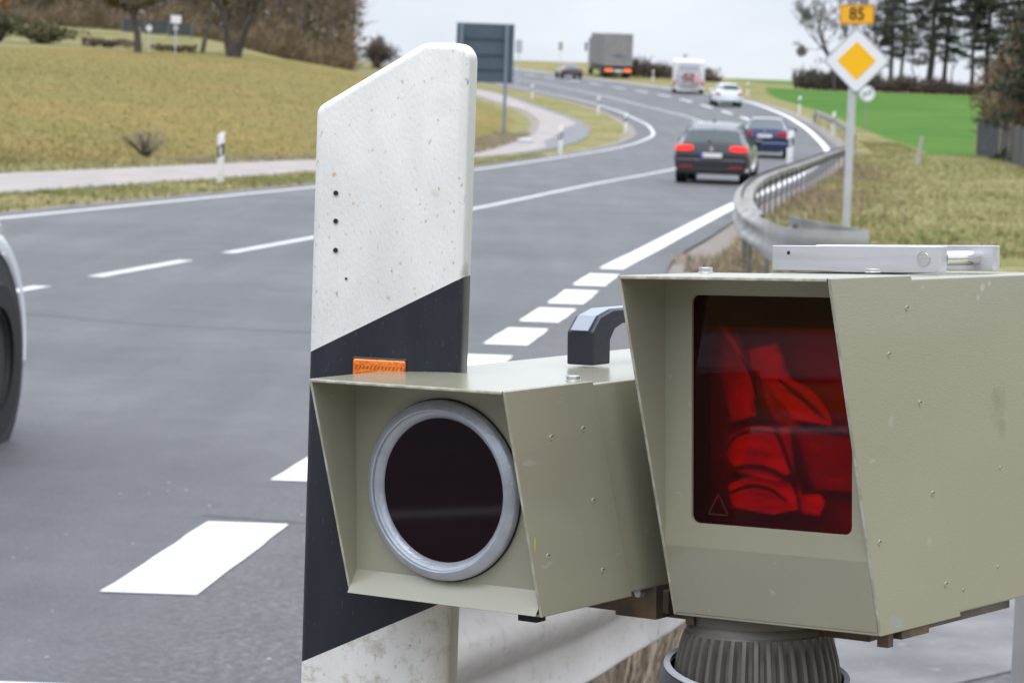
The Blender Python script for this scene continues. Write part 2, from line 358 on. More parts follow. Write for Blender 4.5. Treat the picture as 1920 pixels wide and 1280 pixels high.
# pale paved strip beside the road at the near end
cm=mat('pale_concrete',(.12,.118,.117),.85,col2=(.20,.195,.192),scale=2.2,detail=7,bump=.3,bscale=60,speck=((.20,.20,.20),22,.60,.72))
sp=[(.15,6.15),(.8,6.85),(1.2,7.3),(1.6,7.72),(2.7,8.9),(2.8,12.5),(1.0,12.5),(.35,9.0)]
mb=MB(); mb.add([(x,y,hY(y)+OFF+.006) for x,y in sp]+[(x,y,hY(y)+OFF-.03) for x,y in sp],[tuple(range(8))]+[(i,(i+1)%8,8+(i+1)%8,8+i) for i in range(8)]); mb.build('paved_strip',cm,kind='structure')
# ---------------------------------------------------------------- roadside delineator post (near and far)
def outline_prism(pts,y0,y1,bev,seg=3):
    b=bmesh.new(); vs=[b.verts.new((x,y0,z)) for x,z in pts]; f=b.faces.new(vs)
    r=bmesh.ops.extrude_face_region(b,geom=[f]); ev=[e for e in r['geom'] if isinstance(e,bmesh.types.BMVert)]
    bmesh.ops.translate(b,verts=ev,vec=(0,y1-y0,0)); bmesh.ops.recalc_face_normals(b,faces=b.faces)
    if bev: bmesh.ops.bevel(b,geom=list(b.edges),offset=bev,segments=seg,profile=.5,affect='EDGES')
    return b
def cut(b,co_,no,keep_above):
    g=list(b.verts)+list(b.edges)+list(b.faces)
    r=bmesh.ops.bisect_plane(b,geom=g,plane_co=co_,plane_no=no,clear_inner=keep_above,clear_outer=not keep_above)
    es=[e for e in b.edges if e.is_boundary]
    if es: bmesh.ops.holes_fill(b,edges=es)
def bm_obj(name,b,mats,parent,smooth=True,M=None):
    me=bpy.data.meshes.new(name); b.to_mesh(me); b.free()
    for m in (mats if isinstance(mats,(list,tuple)) else [mats]): me.materials.append(m)
    o=bpy.data.objects.new(name,me); C.objects.link(o)
    if parent: o.parent=parent
    if smooth:
        me.polygons.foreach_set('use_smooth',[True]*len(me.polygons)); me.set_sharp_from_angle(angle=R(40))
    return o
def post_body(name,w,d,H,z1l,z1r,z0l,z0r,wh,blk,parent,bev,low=None):
    # local: x 0..w, y 0..d, z 0..H
    pts=[(0,0),(w,0),(w,H-.008),(w-.008,H),(w*.70,H),(0.0,H-.055)]
    n1=Vector((-(z1r-z1l),0,w)).normalized(); n0=Vector((-(z0r-z0l),0,w)).normalized()
    b=outline_prism(pts,0,d,bev); cut(b,(0,0,z1l),n1,True)
    b2=outline_prism(pts,0,d,bev); cut(b2,(0,0,z0l),n0,False)
    me=bpy.data.meshes.new('tmp'); b2.to_mesh(me); b2.free(); b.from_mesh(me); bpy.data.meshes.remove(me)
    o=bm_obj(name,b,wh,parent)
    b3=outline_prism([(x,z) for x,z in pts],0,d,bev); cut(b3,(0,0,z1l),n1,False); cut(b3,(0,0,z0l),n0,True)
    k=bm_obj('black_band',b3,blk,parent)
    return o,k
postw=mat('weathered_white_plastic',(.69,.682,.645),.45,col2=(.77,.765,.735),scale=22,lo=.35,hi=.6,bump=.25,bscale=420,speck=((.34,.33,.29),260,.635,.75,1),stretch=(1,1,.5,0,R(38),0))
# extra grime: rust dots and green algae streaks near the lower cut
def add_spots(m,spots,coord='Object'):
    t=m.node_tree; b=t.nodes['Principled BSDF']; cur=b.inputs['Base Color'].links[0].from_socket
    tcn=t.nodes.new('ShaderNodeTexCoord'); wn=t.nodes.new('ShaderNodeTexNoise'); wn.inputs['Scale'].default_value=120; t.links.new(tcn.outputs[coord],wn.inputs['Vector'])
    for p,r,col,al in spots:
        d=t.nodes.new('ShaderNodeVectorMath'); d.operation='DISTANCE'; t.links.new(tcn.outputs[coord],d.inputs[0]); d.inputs[1].default_value=p
        ad=t.nodes.new('ShaderNodeMath'); ad.operation='MULTIPLY_ADD'; ad.inputs[1].default_value=r*1.6; t.links.new(wn.outputs[0],ad.inputs[0]); t.links.new(d.outputs['Value'],ad.inputs[2])
        mr=t.nodes.new('ShaderNodeMapRange'); mr.inputs[1].default_value=r*1.9; mr.inputs[2].default_value=r*1.1; mr.inputs[3].default_value=0; mr.inputs[4].default_value=al; t.links.new(ad.outputs[0],mr.inputs[0])
        mm=t.nodes.new('ShaderNodeMix'); mm.data_type='RGBA'; t.links.new(mr.outputs[0],mm.inputs[0]); t.links.new(cur,mm.inputs[6]); mm.inputs[7].default_value=(*col,1); cur=mm.outputs[2]
    t.links.new(cur,b.inputs['Base Color'])
blackb=mat('black_film',(.020,.022,.030),.34,col2=(.032,.034,.043),scale=20,bump=.12,bscale=300,speck=((.15,.15,.15),480,.66,.82,1),stretch=(1,1,.25,0,R(38),0),spec=.35)
px0,py0=-.1646,2.155
post=empty('delineator_post',(px0,py0,.6),R(-11),'large near white post with slanted top, black band and orange reflector','delineator post')
wP=.1260
body,band=post_body('post_body',wP,.034,1.005,.752,.819,.497,.559,postw,blackb,post,.006)
rust=(.62,.30,.06)
add_spots(postw,[((.0172,0,.897),.0022,rust,.8),((.0336,0,.874),.0016,rust,.6),((.0864,0,.808),.0014,rust,.5),((.074,0,.828),.0018,(.45,.40,.33),.6),((.1255,.012,.822),.010,(.16,.12,.06),.7),((.1255,.03,.80),.012,(.30,.28,.2),.6),((.114,.016,.90),.004,(.4,.4,.36),.5),((.105,0,.955),.012,(.60,.58,.52),.35),((.1,0,.885),.004,(.5,.47,.36),.4)])
# lower, dirtier end of the post
tt=postw.node_tree; bb_=tt.nodes['Principled BSDF']; cur=bb_.inputs['Base Color'].links[0].from_socket
tcx=tt.nodes.new('ShaderNodeTexCoord'); sz=tt.nodes.new('ShaderNodeSeparateXYZ'); tt.links.new(tcx.outputs['Object'],sz.inputs[0])
nn=noise(tt,tcx.outputs['Object'],55,6,.7)
ma=tt.nodes.new('ShaderNodeMapRange'); ma.inputs[1].default_value=.60; ma.inputs[2].default_value=.50; tt.links.new(sz.outputs[2],ma.inputs[0])
rm=ramp(tt,nn,[(.50,(0,0,0)),(.70,(1,1,1))]); mu=tt.nodes.new('ShaderNodeMath'); mu.operation='MULTIPLY'; tt.links.new(ma.outputs[0],mu.inputs[0]); tt.links.new(rm,mu.inputs[1])
xr=tt.nodes.new('ShaderNodeMapRange'); xr.inputs[1].default_value=.105; xr.inputs[2].default_value=.1265; tt.links.new(sz.outputs[0],xr.inputs[0])
m2=tt.nodes.new('ShaderNodeMath'); m2.operation='MULTIPLY'; tt.links.new(ma.outputs[0],m2.inputs[0]); tt.links.new(xr.outputs[0],m2.inputs[1])
m3_=tt.nodes.new('ShaderNodeMath'); m3_.operation='MULTIPLY'; m3_.inputs[1].default_value=.55; tt.links.new(m2.outputs[0],m3_.inputs[0])
mm=mixc(tt,mu.outputs[0],cur,(.40,.34,.26)); mm=mixc(tt,m3_.outputs[0],mm,(.30,.22,.13)); 
xs_=tt.nodes.new('ShaderNodeMapRange'); xs_.inputs[1].default_value=.1240; xs_.inputs[2].default_value=.1258; tt.links.new(sz.outputs[0],xs_.inputs[0])
m4=tt.nodes.new('ShaderNodeMath'); m4.operation='MULTIPLY'; m4.inputs[1].default_value=.55; tt.links.new(xs_.outputs[0],m4.inputs[0])
mm=mixc(tt,m4.outputs[0],mm,(.34,.34,.30)); tt.links.new(mm,bb_.inputs['Base Color'])  # right side face darkened over its full height: shading put into the colour
holem=mat('hole_dark',(.012,.012,.012),.6)
for hx,hz,r in ((.0190,.882,.0020),(.0196,.8595,.0020),(.0202,.836,.0020),(.0297,.8135,.0010)):
    mb=MB(); mb.lathe([(r*1.25,-.0006),(r,-.0008),(r*.85,.0010)],16,'y',(hx,0,hz),0); mb.lathe([(r*.99,-.00065),(.00001,-.00065)],16,'y',(hx,0,hz),1)
    mb.build('screw_hole',[mat('hole_rim',(.5,.5,.48),.5),holem],post,smooth=True)
# orange reflector sunk in the black band
orm=mat('orange_reflector',(.90,.23,.01),.28,col2=(.75,.16,.01),scale=260,lo=.45,hi=.55,bump=.5,bscale=500,emit=(1,.25,.0),estr=.0,coat=.6)
mb=MB(); mb.box(.0365,.0825,-.0012,.004,.566,.751); mb.build('reflector_frame',mat('reflector_frame_black',(.015,.015,.017),.4),post,bevel=.0015)
mb=MB(); mb.box(.0375,.0815,-.0025,.003,.567,.7495); rf=mb.build('reflector',orm,post,bevel=.0018)
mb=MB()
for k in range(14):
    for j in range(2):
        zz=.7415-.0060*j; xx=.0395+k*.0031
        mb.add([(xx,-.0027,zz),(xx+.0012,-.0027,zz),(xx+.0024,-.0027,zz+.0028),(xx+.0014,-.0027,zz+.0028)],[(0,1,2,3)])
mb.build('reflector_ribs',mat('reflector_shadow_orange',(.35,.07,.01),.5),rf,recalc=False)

# ---------------------------------------------------------------- speed camera
Rb=Matrix(((0.7945893515927595,0.6060106891922661,-0.037132289454231),(-0.604865137964811,0.7954185411393996,0.03804614680200248),(0.05259208315144199,-0.007771035734323359,0.9985858419752444)))
Tb=(0.0787,2.0380,1.4303)
Rs=Matrix(((0.8044856637837196,0.5929826617081942,-0.03426922350934754),(-0.5928768552226903,0.8051667172411291,0.014268566445052821),(0.03605345070477153,0.008838572317355025,0.9993107766514226)))
Ts=(-0.1576,2.0705,1.3394)
def M4(r,t_):
    m=r.to_4x4(); m.translation=Vector(t_); return m
MBg=M4(Rb,Tb); MSm=M4(Rs,Ts)
unit=empty('speed_camera',(.18,2.15,.6),0,'khaki green two-box speed camera on a tripod, red flash window and round dark lens','speed camera')
Minv=Matrix.Translation(Vector((.18,2.15,.6))).inverted()
kh=(.342,.330,.240)
def khk(n): return mat(n,kh,.26,coat=.6,crough=.22,col2=(.305,.294,.212),scale=5,lo=.35,hi=.7,bump=.09,bscale=650,speck=((.40,.39,.32),70,.70,.78,1),stretch=(1,.35,1.2),spec=.5)
khaki=khk('khaki_paint'); khaki_b=khk('khaki_paint_scuffed'); khaki_c=khk('khaki_paint_smudged')
gm_=(.33,.34,.36)
add_spots(khaki_b,[((.188,.104,-.263),.0075,gm_,.9),((.188,.094,-.260),.005,gm_,.8),((.188,.165,-.060),.004,(.42,.42,.36),.6),((.188,.150,-.205),.004,(.43,.42,.36),.5),((.188,.09,-.11),.005,(.42,.41,.35),.4)])
add_spots(khaki_c,[((.186,.268,-.105),.016,(.17,.165,.12),.35),((.186,.275,-.125),.010,(.16,.155,.12),.35),((.186,.24,-.012),.004,(.5,.5,.45),.7),((.186,.232,-.020),.003,(.5,.5,.45),.7),((.186,.252,-.009),.003,(.5,.5,.45),.7)])
worn=mat('worn_edge_paint',(.36,.35,.26),.45,col2=(.52,.51,.44),scale=70,lo=.46,hi=.62)
def sleeve(w,s,H,q,q2,th,name,parent,top_front=0.0):
    """folded sheet hood: top, bottom and two slanted side plates"""
    mb=MB()
    for x0,x1 in ((0,th),(w-th,w)):
        a=[(x0,0,0),(x0,q,0),(x0,q2,-H),(x0,s,-H)]; b_=[(x1,)+p[1:] for p in a]
        k=len(mb.v); mb.v+=a+b_; mb.f+=[(k,k+1,k+2,k+3),(k+7,k+6,k+5,k+4),(k,k+4,k+5,k+1),(k+1,k+5,k+6,k+2),(k+2,k+6,k+7,k+3),(k+3,k+7,k+4,k)]; mb.m+=[0,0,0,0,0,1]
    # top and bottom plates
    k=len(mb.v); mb.v+=[(th,0,0),(w-th,0,0),(w-th,q,0),(th,q,0),(th,0,-th),(w-th,0,-th),(w-th,q,-th),(th,q,-th)]
    mb.f+=[(k,k+1,k+2,k+3),(k+7,k+6,k+5,k+4),(k,k+4,k+5,k+1),(k+2,k+6,k+7,k+3)]; mb.m+=[0,0,1,0]
    mb.box(th,w-th,s,q2,-H,-H+th)
    return mb
# ---- large box (flash)
w,s_,H,q,q2=.188,.0771,.27,.1202,.2030
fl=empty('flash_housing'); fl.parent=unit; fl.matrix_local=Minv@MBg
sleeve(w,s_,H,q,q2,.0028,'hood',fl).build('hood',[khaki_b,worn],fl,bevel=.0009)
yp=.0615
def frame_panel(w,H,yp,x0,x1,z0,z1,th,ztop,zbot,r=.006,n=5):
    """vertical plate with a rounded rectangular opening"""
    def rr(x0,x1,z0,z1,r):
        o=[]
        for cx,cz,a0 in ((x1-r,z1-r,0),(x0+r,z1-r,90),(x0+r,z0+r,180),(x1-r,z0+r,270)):
            for k in range(n+1):
                a=R(a0+90*k/n); o.append((cx+r*math.cos(a),cz+r*math.sin(a)))
        return o
    inn=rr(x0,x1,z0,z1,r); m=len(inn)
    X0,X1,Z0,Z1=th,w-th,zbot,ztop; out=[]
    for i,(x,z) in enumerate(inn):
        c=i//(n+1); cx,cz=((X1,Z1),(X0,Z1),(X0,Z0),(X1,Z0))[c]; out.append((cx,cz))
    v=[(x,yp,z) for x,z in inn]+[(x,yp,z) for x,z in out]+[(x,yp+.003,z) for x,z in inn]
    f=[]
    for i in range(m):
        j=(i+1)%m
        if out[i]==out[j]: f.append((i,j,m+i))
        else: f.append((i,j,m+j,m+i))
        f.append((i,2*m+i,2*m+j,j))
    return v,f
v,f=frame_panel(w,H,yp,.0275,.1712,-.1935,-.0160,.0028,-.0028,-.2125)
mb=MB(); mb.add(v,f)
mb.add([(.0028,yp,-.2125),(w-.0028,yp,-.2125),(w-.0028,s_-.0005,-.2675),(.0028,s_-.0005,-.2675)],[(0,1,2,3)])
mb.build('front_panel',khaki,fl)
# box body behind the hood
mb=MB(); bx=.0022; D=.36
mb.add([(bx,.064,-bx),(w-bx,.064,-bx),(w-bx,D,-bx),(bx,D,-bx),(bx,.125,-H+bx),(w-bx,.125,-H+bx),(w-bx,D,-H+bx),(bx,D,-H+bx)],[(0,3,2,1),(4,5,6,7),(1,2,6,5),(2,3,7,6),(3,0,4,7)])
mb.build('housing_shell',khaki_c,fl,bevel=.0022,recalc=True)
# cavity, reflector and red pane
blk=mat('matt_black_inside',(.010,.008,.008),.8)
mb=MB(); x0,x1,z0,z1=.020,.178,-.200,-.010
mb.add([(x0,.0650,z0),(x1,.0650,z0),(x1,.0650,z1),(x0,.0650,z1),(x0,.120,z0),(x1,.120,z0),(x1,.120,z1),(x0,.120,z1)],[(4,5,6,7),(0,1,5,4),(1,2,6,5),(2,3,7,6),(3,0,4,7)])
cav=mb.build('flash_cavity',mat('dark_red_inside',(.50,.40,.40),.6,col2=(.34,.27,.27),scale=12),fl)
refl=mat('crumpled_foil_reflector',(.80,.78,.76),.28,metal=.55,bump=.5,bscale=30,col2=(.45,.43,.42),scale=9)
def facets(parent):
    rnd=random.Random(5)
    polys=[([(.0301,-.0323),(.050,-.0528),(.0658,-.1106),(.0442,-.1157),(.0302,-.0785)],.100,-.10,.30,.20),
    ([(.0598,-.0588),(.0842,-.0539),(.090,-.0765),(.1202,-.0877),(.1367,-.1034),(.1415,-.1142),(.1084,-.1108),(.0867,-.0911),(.0648,-.0732)],.090,.15,.70,.75),
    ([(.0432,-.1284),(.060,-.1192),(.0988,-.1174),(.1085,-.1499),(.0941,-.159),(.0601,-.1547),(.0452,-.145)],.088,-.2,.75,.75),
    ([(.0463,-.1639),(.0699,-.1562),(.1085,-.1602),(.1181,-.1781),(.0894,-.185),(.0527,-.1815)],.086,.1,.8,.7),
    ([(.1038,-.1687),(.1299,-.1671),(.1351,-.173),(.1314,-.183),(.1181,-.1823)],.084,.3,.9,.9),
    ([(.0648,-.0732),(.0867,-.0911),(.1084,-.117),(.0988,-.1174),(.0795,-.11)],.095,-.3,.3,.3),
    ([(.100,-.118),(.150,-.125),(.158,-.165),(.118,-.165)],.100,.3,-.1,.2)]
    sh=[mat('foil_facet',(.85*b_,.80*b_,.78*b_),.34,metal=.12,bump=.25,bscale=25,coord='Object') for b_ in (1.0,1.17,1.15,1.1,1.17,.8,.55)]  # per-facet tone puts foil highlights and shade into the colour
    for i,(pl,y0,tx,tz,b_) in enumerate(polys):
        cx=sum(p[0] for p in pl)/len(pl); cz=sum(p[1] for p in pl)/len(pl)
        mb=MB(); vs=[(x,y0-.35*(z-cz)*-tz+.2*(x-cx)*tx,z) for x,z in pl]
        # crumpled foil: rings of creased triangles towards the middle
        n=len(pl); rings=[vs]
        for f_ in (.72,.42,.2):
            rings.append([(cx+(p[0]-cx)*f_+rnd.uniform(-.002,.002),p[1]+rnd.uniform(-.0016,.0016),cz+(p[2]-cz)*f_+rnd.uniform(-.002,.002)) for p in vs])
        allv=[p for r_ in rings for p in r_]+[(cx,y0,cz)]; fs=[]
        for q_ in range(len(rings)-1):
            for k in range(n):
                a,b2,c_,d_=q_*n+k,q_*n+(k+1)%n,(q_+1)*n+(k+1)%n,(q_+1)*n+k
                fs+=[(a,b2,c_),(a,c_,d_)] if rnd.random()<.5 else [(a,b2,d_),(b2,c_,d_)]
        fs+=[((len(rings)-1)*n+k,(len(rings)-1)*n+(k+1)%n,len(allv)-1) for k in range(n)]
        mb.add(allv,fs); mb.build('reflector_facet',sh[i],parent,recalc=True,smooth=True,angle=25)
facets(cav)
rp=bpy.data.materials.new('red_filter_pane'); rp.use_nodes=True; t=rp.node_tree; t.nodes.clear()
tr=t.nodes.new('ShaderNodeBsdfTransparent'); tr.inputs[0].default_value=(.78,.008,.014,1)
gl=t.nodes.new('ShaderNodeBsdfGlossy'); gl.inputs[0].default_value=(.9,.85,.95,1); gl.inputs['Roughness'].default_value=.02
fr=t.nodes.new('ShaderNodeFresnel'); fr.inputs[0].default_value=1.33
ms=t.nodes.new('ShaderNodeMixShader'); om=t.nodes.new('ShaderNodeOutputMaterial')
rf_=t.nodes.new('ShaderNodeBsdfRefraction'); rf_.inputs[0].default_value=(.78,.008,.014,1); rf_.inputs['IOR'].default_value=1.12; rf_.inputs['Roughness'].default_value=.6
m0=t.nodes.new('ShaderNodeMixShader'); m0.inputs[0].default_value=.75; t.links.new(tr.outputs[0],m0.inputs[1]); t.links.new(rf_.outputs[0],m0.inputs[2])
t.links.new(fr.outputs[0],ms.inputs[0]); t.links.new(m0.outputs[0],ms.inputs[1]); t.links.new(gl.outputs[0],ms.inputs[2]); t.links.new(ms.outputs[0],om.inputs[0])
mb=MB(); mb.add([(.0262,yp+.0025,-.195),(.1725,yp+.0025,-.195),(.1725,yp+.0025,-.0145),(.0262,yp+.0025,-.0145)],[(0,1,2,3)])
mb.build('red_window',rp,fl)
# flat dark and pale bands paint the foil's creases and glints
def band(pts,wd,y,m,nm):
    v=[]; P2=smooth2(pts)
    for i,(x,z) in enumerate(P2):
        a=P2[max(0,i-1)]; b2=P2[min(len(P2)-1,i+1)]; d=Vector((b2[0]-a[0],b2[1]-a[1])).normalized(); k=wd*(.35+.65*math.sin(math.pi*(i+.5)/len(P2)))
        v+=[(x+d.y*k,y,z-d.x*k),(x-d.y*k,y-.001,z+d.x*k)]
    mb=MB(); mb.add(v,[(2*i,2*i+2,2*i+3,2*i+1) for i in range(len(P2)-1)]); mb.build(nm,m,cav,smooth=True,recalc=False)
def smooth2(p):
    o=[]
    for i in range(len(p)-1):
        a=p[max(0,i-1)];b2=p[i];c2=p[i+1];d=p[min(len(p)-1,i+2)]
        for k in range(6):
            t_=k/6; o.append(tuple(.5*(2*b2[j]+(c2[j]-a[j])*t_+(2*a[j]-5*b2[j]+4*c2[j]-d[j])*t_*t_+(3*b2[j]-a[j]-3*c2[j]+d[j])*t_**3) for j in (0,1)))
    return o+[p[-1]]
dkb=mat('foil_shade_streak',(.16,.10,.10),.5); ltb=mat('foil_glint_streak',(.95,.9,.88),.25)
band([(.044,-.160),(.062,-.150),(.085,-.149),(.108,-.158),(.116,-.172)],.0022,.078,dkb,'painted_foil_streak')
band([(.050,-.172),(.070,-.164),(.090,-.165),(.106,-.174)],.0018,.078,dkb,'painted_foil_streak')
band([(.046,-.146),(.056,-.128),(.074,-.121),(.098,-.122)],.0016,.079,dkb,'painted_foil_streak')
band([(.060,-.062),(.078,-.088),(.096,-.122),(.110,-.156),(.116,-.182)],.0024,.080,dkb,'painted_foil_streak')
band([(.034,-.034),(.052,-.052),(.066,-.078),(.072,-.096)],.0020,.084,ltb,'painted_foil_streak')
band([(.060,-.134),(.078,-.130),(.094,-.136)],.0035,.077,ltb,'painted_foil_streak')
band([(.076,-.181),(.090,-.175),(.106,-.174)],.0016,.076,ltb,'painted_foil_streak')
band([(.096,-.080),(.118,-.094),(.136,-.108)],.0022,.080,dkb,'painted_foil_streak')
# warning triangle etched low in the pane
mb=MB()
def strip(pts,wd,y):
    for a,b_ in zip(pts,pts[1:]+pts[:1]):
        d=Vector((b_[0]-a[0],0,b_[1]-a[1])).normalized(); n_=Vector((-d.z,0,d.x))*wd
        mb.add([(a[0]-n_.x,y,a[1]-n_.z),(b_[0]-n_.x,y,b_[1]-n_.z),(b_[0]+n_.x,y,b_[1]+n_.z),(a[0]+n_.x,y,a[1]+n_.z)],[(0,1,2,3)])
strip([(.042,-.186),(.060,-.186),(.051,-.170)],.0006,yp+.0021)
mb.build('warning_triangle',mat('etched_dark_red',(.06,.005,.006),.4),fl,recalc=False)
# edge strips of the window (black seal)
mb=MB(); mb.box(.0278,.0415,yp+.004,yp+.006,-.194,-.016); mb.box(.0278,.171,yp+.0065,yp+.0085,-.040,-.0165); mb.build('window_seal',blk,fl)
# rivets
def rivets(pts,wx,parent,r=.0024):
    for y,z in pts:
        mb=MB(); mb.lathe([(r,0),(r*.8,.0006),(r*.3,.0009),(.00001,.0009)],12,'x',(wx,y,z),0)
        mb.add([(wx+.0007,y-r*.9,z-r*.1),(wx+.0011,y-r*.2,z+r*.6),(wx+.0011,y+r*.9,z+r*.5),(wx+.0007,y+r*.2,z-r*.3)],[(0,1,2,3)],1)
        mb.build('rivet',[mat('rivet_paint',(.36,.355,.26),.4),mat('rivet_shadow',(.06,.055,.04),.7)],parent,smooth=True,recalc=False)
rivets([(.113,-.025),(.086,-.059),(.134,-.098),(.155,-.169),(.073,-.199),(.177,-.242)],w,fl)
rivets([(.272,-.158),(.269,-.238),(.210,-.250)],w-bx,fl,.0015)
# bolts on top
zinc=mat('zinc_bolt',(.62,.64,.62),.35,metal=.7,bump=.2,bscale=200)
def bolt(x,y,parent,r=.0055,h=.0045):
    mb=MB(); mb.cyl((x,y,0),(x,y,.0008),r*1.15,n=20); mb.cyl((x,y,.0008),(x,y,h),r,n=6); mb.build('bolt',zinc,parent,bevel=.0004)
bolt(-.0+.012,.105,fl); bolt(.1176,.185,fl,.0055,.003)
# aluminium mounting plate with steel rod
alu=mat('brushed_aluminium',(.66,.66,.70),.38,metal=.55,col2=(.56,.56,.60),scale=6,stretch=(1,20,20),bump=.12,bscale=90)
steel=mat('polished_steel_rod',(.78,.76,.72),.16,metal=1,bump=.05,bscale=60)
mp_=empty('mounting_plate'); mp_.parent=fl
MZ=.0205
mb=MB(); mb.box(-.004,.1525,.230,.243,0,MZ); mb.build('front_beam',alu,mp_,bevel=.0006)
mb=MB(); mb.box(-.004,.112,.243,.300,0,MZ-.001); mb.build('plate_body',alu,mp_,bevel=.0006)
mb=MB(); mb.box(-.004,.1640,.300,.312,0,MZ); mb.build('rear_beam',alu,mp_,bevel=.0006)
mb=MB(); mb.cyl((.1475,.243,.0105),(.1475,.300,.0105),.0062,n=28); mb.build('steel_rod',steel,mp_,smooth=True)
mb=MB(); mb.lathe([(.0062,.0),(.0062,-.0005),(.0056,-.0005),(.0054,-.0001),(.0049,-.0006),(.0030,-.0004),(.0012,-.0008),(.00001,-.0008)],28,'y',(.1385,.230,.0105)); mb.build('rod_end',zinc,mp_,smooth=True)
mb=MB(); mb.lathe([(.0016,-.0002),(.00001,-.0002)],14,'y',(.012,.230,.0145)); mb.build('set_screw',holem,mp_)
# rails and lugs under the box
rustm=mat('dirty_brown_bracket',(.075,.055,.045),.6,col2=(.16,.10,.045),scale=40,bump=.3,bscale=80)
mb=MB(); mb.box(.150,.166,.150,.330,-H-.010,-H+.001); mb.build('under_rail',mat('under_rail_metal',(.10,.085,.085),.5,metal=.3,col2=(.22,.19,.19),scale=20),fl,bevel=.0008)
mb=MB(); mb.box(.168,.186,.112,.155,-H-.007,-H+.001); mb.box(.172,.182,.098,.106,-H-.012,-H+.001); mb.build('under_lug',rustm,fl,bevel=.0006)
mb=MB(); mb.box(.004,.012,.088,.098,-H-.009,-H); mb.build('under_lug',rustm,fl,bevel=.0006)

# ---- small box (lens)
w2,s2,H2,qs,qs2=.1906,.0477,.175,.1148,.1699
ln=empty('lens_housing'); ln.parent=unit; ln.matrix_local=Minv@MSm
sleeve(w2,s2,H2,qs,qs2,.0026,'hood',ln).build('hood',[khaki,worn],ln,bevel=.0009)
yq=.0543
mb=MB(); mb.add([(.0026,yq,-.0026),(w2-.0026,yq,-.0026),(w2-.0026,yq,-.156),(.0026,yq,-.156)],[(0,1,2,3)])
mb.add([(.0026,yq,-.156),(w2-.0026,yq,-.156),(w2-.0026,s2-.005,-.1735),(.0026,s2-.005,-.1735)],[(0,1,2,3)])
mb.build('front_panel',khaki,ln)
mb=MB(); D2=.50
mb.add([(bx,.057,-bx),(w2-bx,.057,-bx),(w2-bx,D2,-bx),(bx,D2,-bx),(bx,.080,-H2+bx),(w2-bx,.080,-H2+bx),(w2-bx,D2,-H2+bx),(bx,D2,-H2+bx)],[(0,3,2,1),(4,5,6,7),(1,2,6,5),(2,3,7,6),(3,0,4,7),(0,1,5,4)])
mb.build('housing_shell',khaki,ln,bevel=.002)
ringm=mat('grey_hammered_ring',(.47,.50,.55),.34,metal=.35,col2=(.40,.43,.48),scale=60,bump=.25,bscale=420)
rc=(.0925,yq,-.0858)
mb=MB(); mb.lathe([(.0735,0),(.0735,-.0048),(.0730,-.0062),(.0722,-.0070),(.0672,-.0102),(.0660,-.0106),(.0650,-.0102),(.0645,-.0080),(.0638,-.0074),(.0618,-.0068),(.0606,-.0056),(.0592,-.0040),(.0585,-.0022),(.0585,0)],96,'y',rc,sc=(1,.960))
mb.build('lens_ring',ringm,ln,smooth=True,angle=28)
lensm=mat('dark_lens_glass',(.008,.0006,.0022),.035,spec=.26)
mb=MB(); mb.lathe([(.0590,-.0026),(.030,-.0027),(.00001,-.0027)],72,'y',rc,sc=(1,.960)); mb.build('lens_glass',lensm,ln,smooth=True)
mb=MB(); mb.lathe([(.0745,-.0006),(.0745,-.0015),(.0730,-.0015)],72,'y',rc,sc=(1,.960)); mb.build('ring_gasket',blk,ln)
rivets([(.059,-.039),(.101,-.036),(.115,-.093),(.128,-.149),(.055,-.129)],w2,ln)
mb=MB(); mb.lathe([(1,0),(.5,.0002),(.00001,.0003)],8,'x',(w2+.0002,.038,-.118),0,sc=(.0012,.006)); mb.build('paint_mark',mat('yellow_paint_mark',(.50,.46,.04),.5),ln,recalc=False)
bolt(.1766,.1079,ln,.0055,.004); bolt(.030,.125,ln,.0055,.004)
# carrying handle
hb=mat('handle_black_plastic',(.025,.028,.040),.42,bump=.15,bscale=500)
hg=mat('handle_grey_inlay',(.30,.33,.38),.45,bump=.1,bscale=500)
hx0,hx1=.0785,.1050; hy=.237
def harc(o,hgt,y0,y1,ch,off=0):
    return [(y0+off,0),(y0+off,hgt-ch),(y0+ch*1.15,hgt-off),(y1-ch*1.15,hgt-off),(y1-off,hgt-ch),(y1-off,0)]
outer=[(hy,0),(hy+.0005,.0275),(hy+.012,.0395),(hy+.030,.0445),(hy+.110,.0445),(hy+.128,.0395),(hy+.1395,.0275),(hy+.140,0)]
inner=[(hy+.026,0),(hy+.0265,.020),(hy+.0335,.0290),(hy+.045,.0330),(hy+.095,.0330),(hy+.1065,.0290),(hy+.1135,.020),(hy+.114,0)]
hd=empty('handle'); hd.parent=ln
mb=MB(); n=len(outer)
vs=[(x,y,z) for x in (hx0,hx1) for (y,z) in outer]+[(x,y,z) for x in (hx0,hx1) for (y,z) in inner]
fs=[]
for i in range(n-1):
    fs+=[(i,i+1,n+i+1,n+i),(2*n+i,3*n+i,3*n+i+1,2*n+i+1),(i,2*n+i,2*n+i+1,i+1),(n+i,n+i+1,3*n+i+1,3*n+i)]
fs+=[(0,n,3*n,2*n),(n-1,3*n-1,4*n-1,2*n-1)]
mb.add(vs,fs); mb.build('handle_grip',hb,hd,bevel=.0014)
mb=MB(); v=[]; o2=[(outer[1][0],outer[1][1]+.0005)]+outer[2:6]+[(outer[6][0],outer[6][1]+.0005)]
for (y,z) in o2: v+=[(hx0+.0045,y,z+.0006),(hx1-.0045,y,z+.0006)]
v2=[(p[0],p[1]-.0008 if p[1]<hy+.02 else p[1],p[2]) for p in v]
mb.add(v2,[(2*i,2*i+1,2*i+3,2*i+2) for i in range(len(o2)-1)]); mb.build('handle_inlay',hg,hd,solid=.0012)
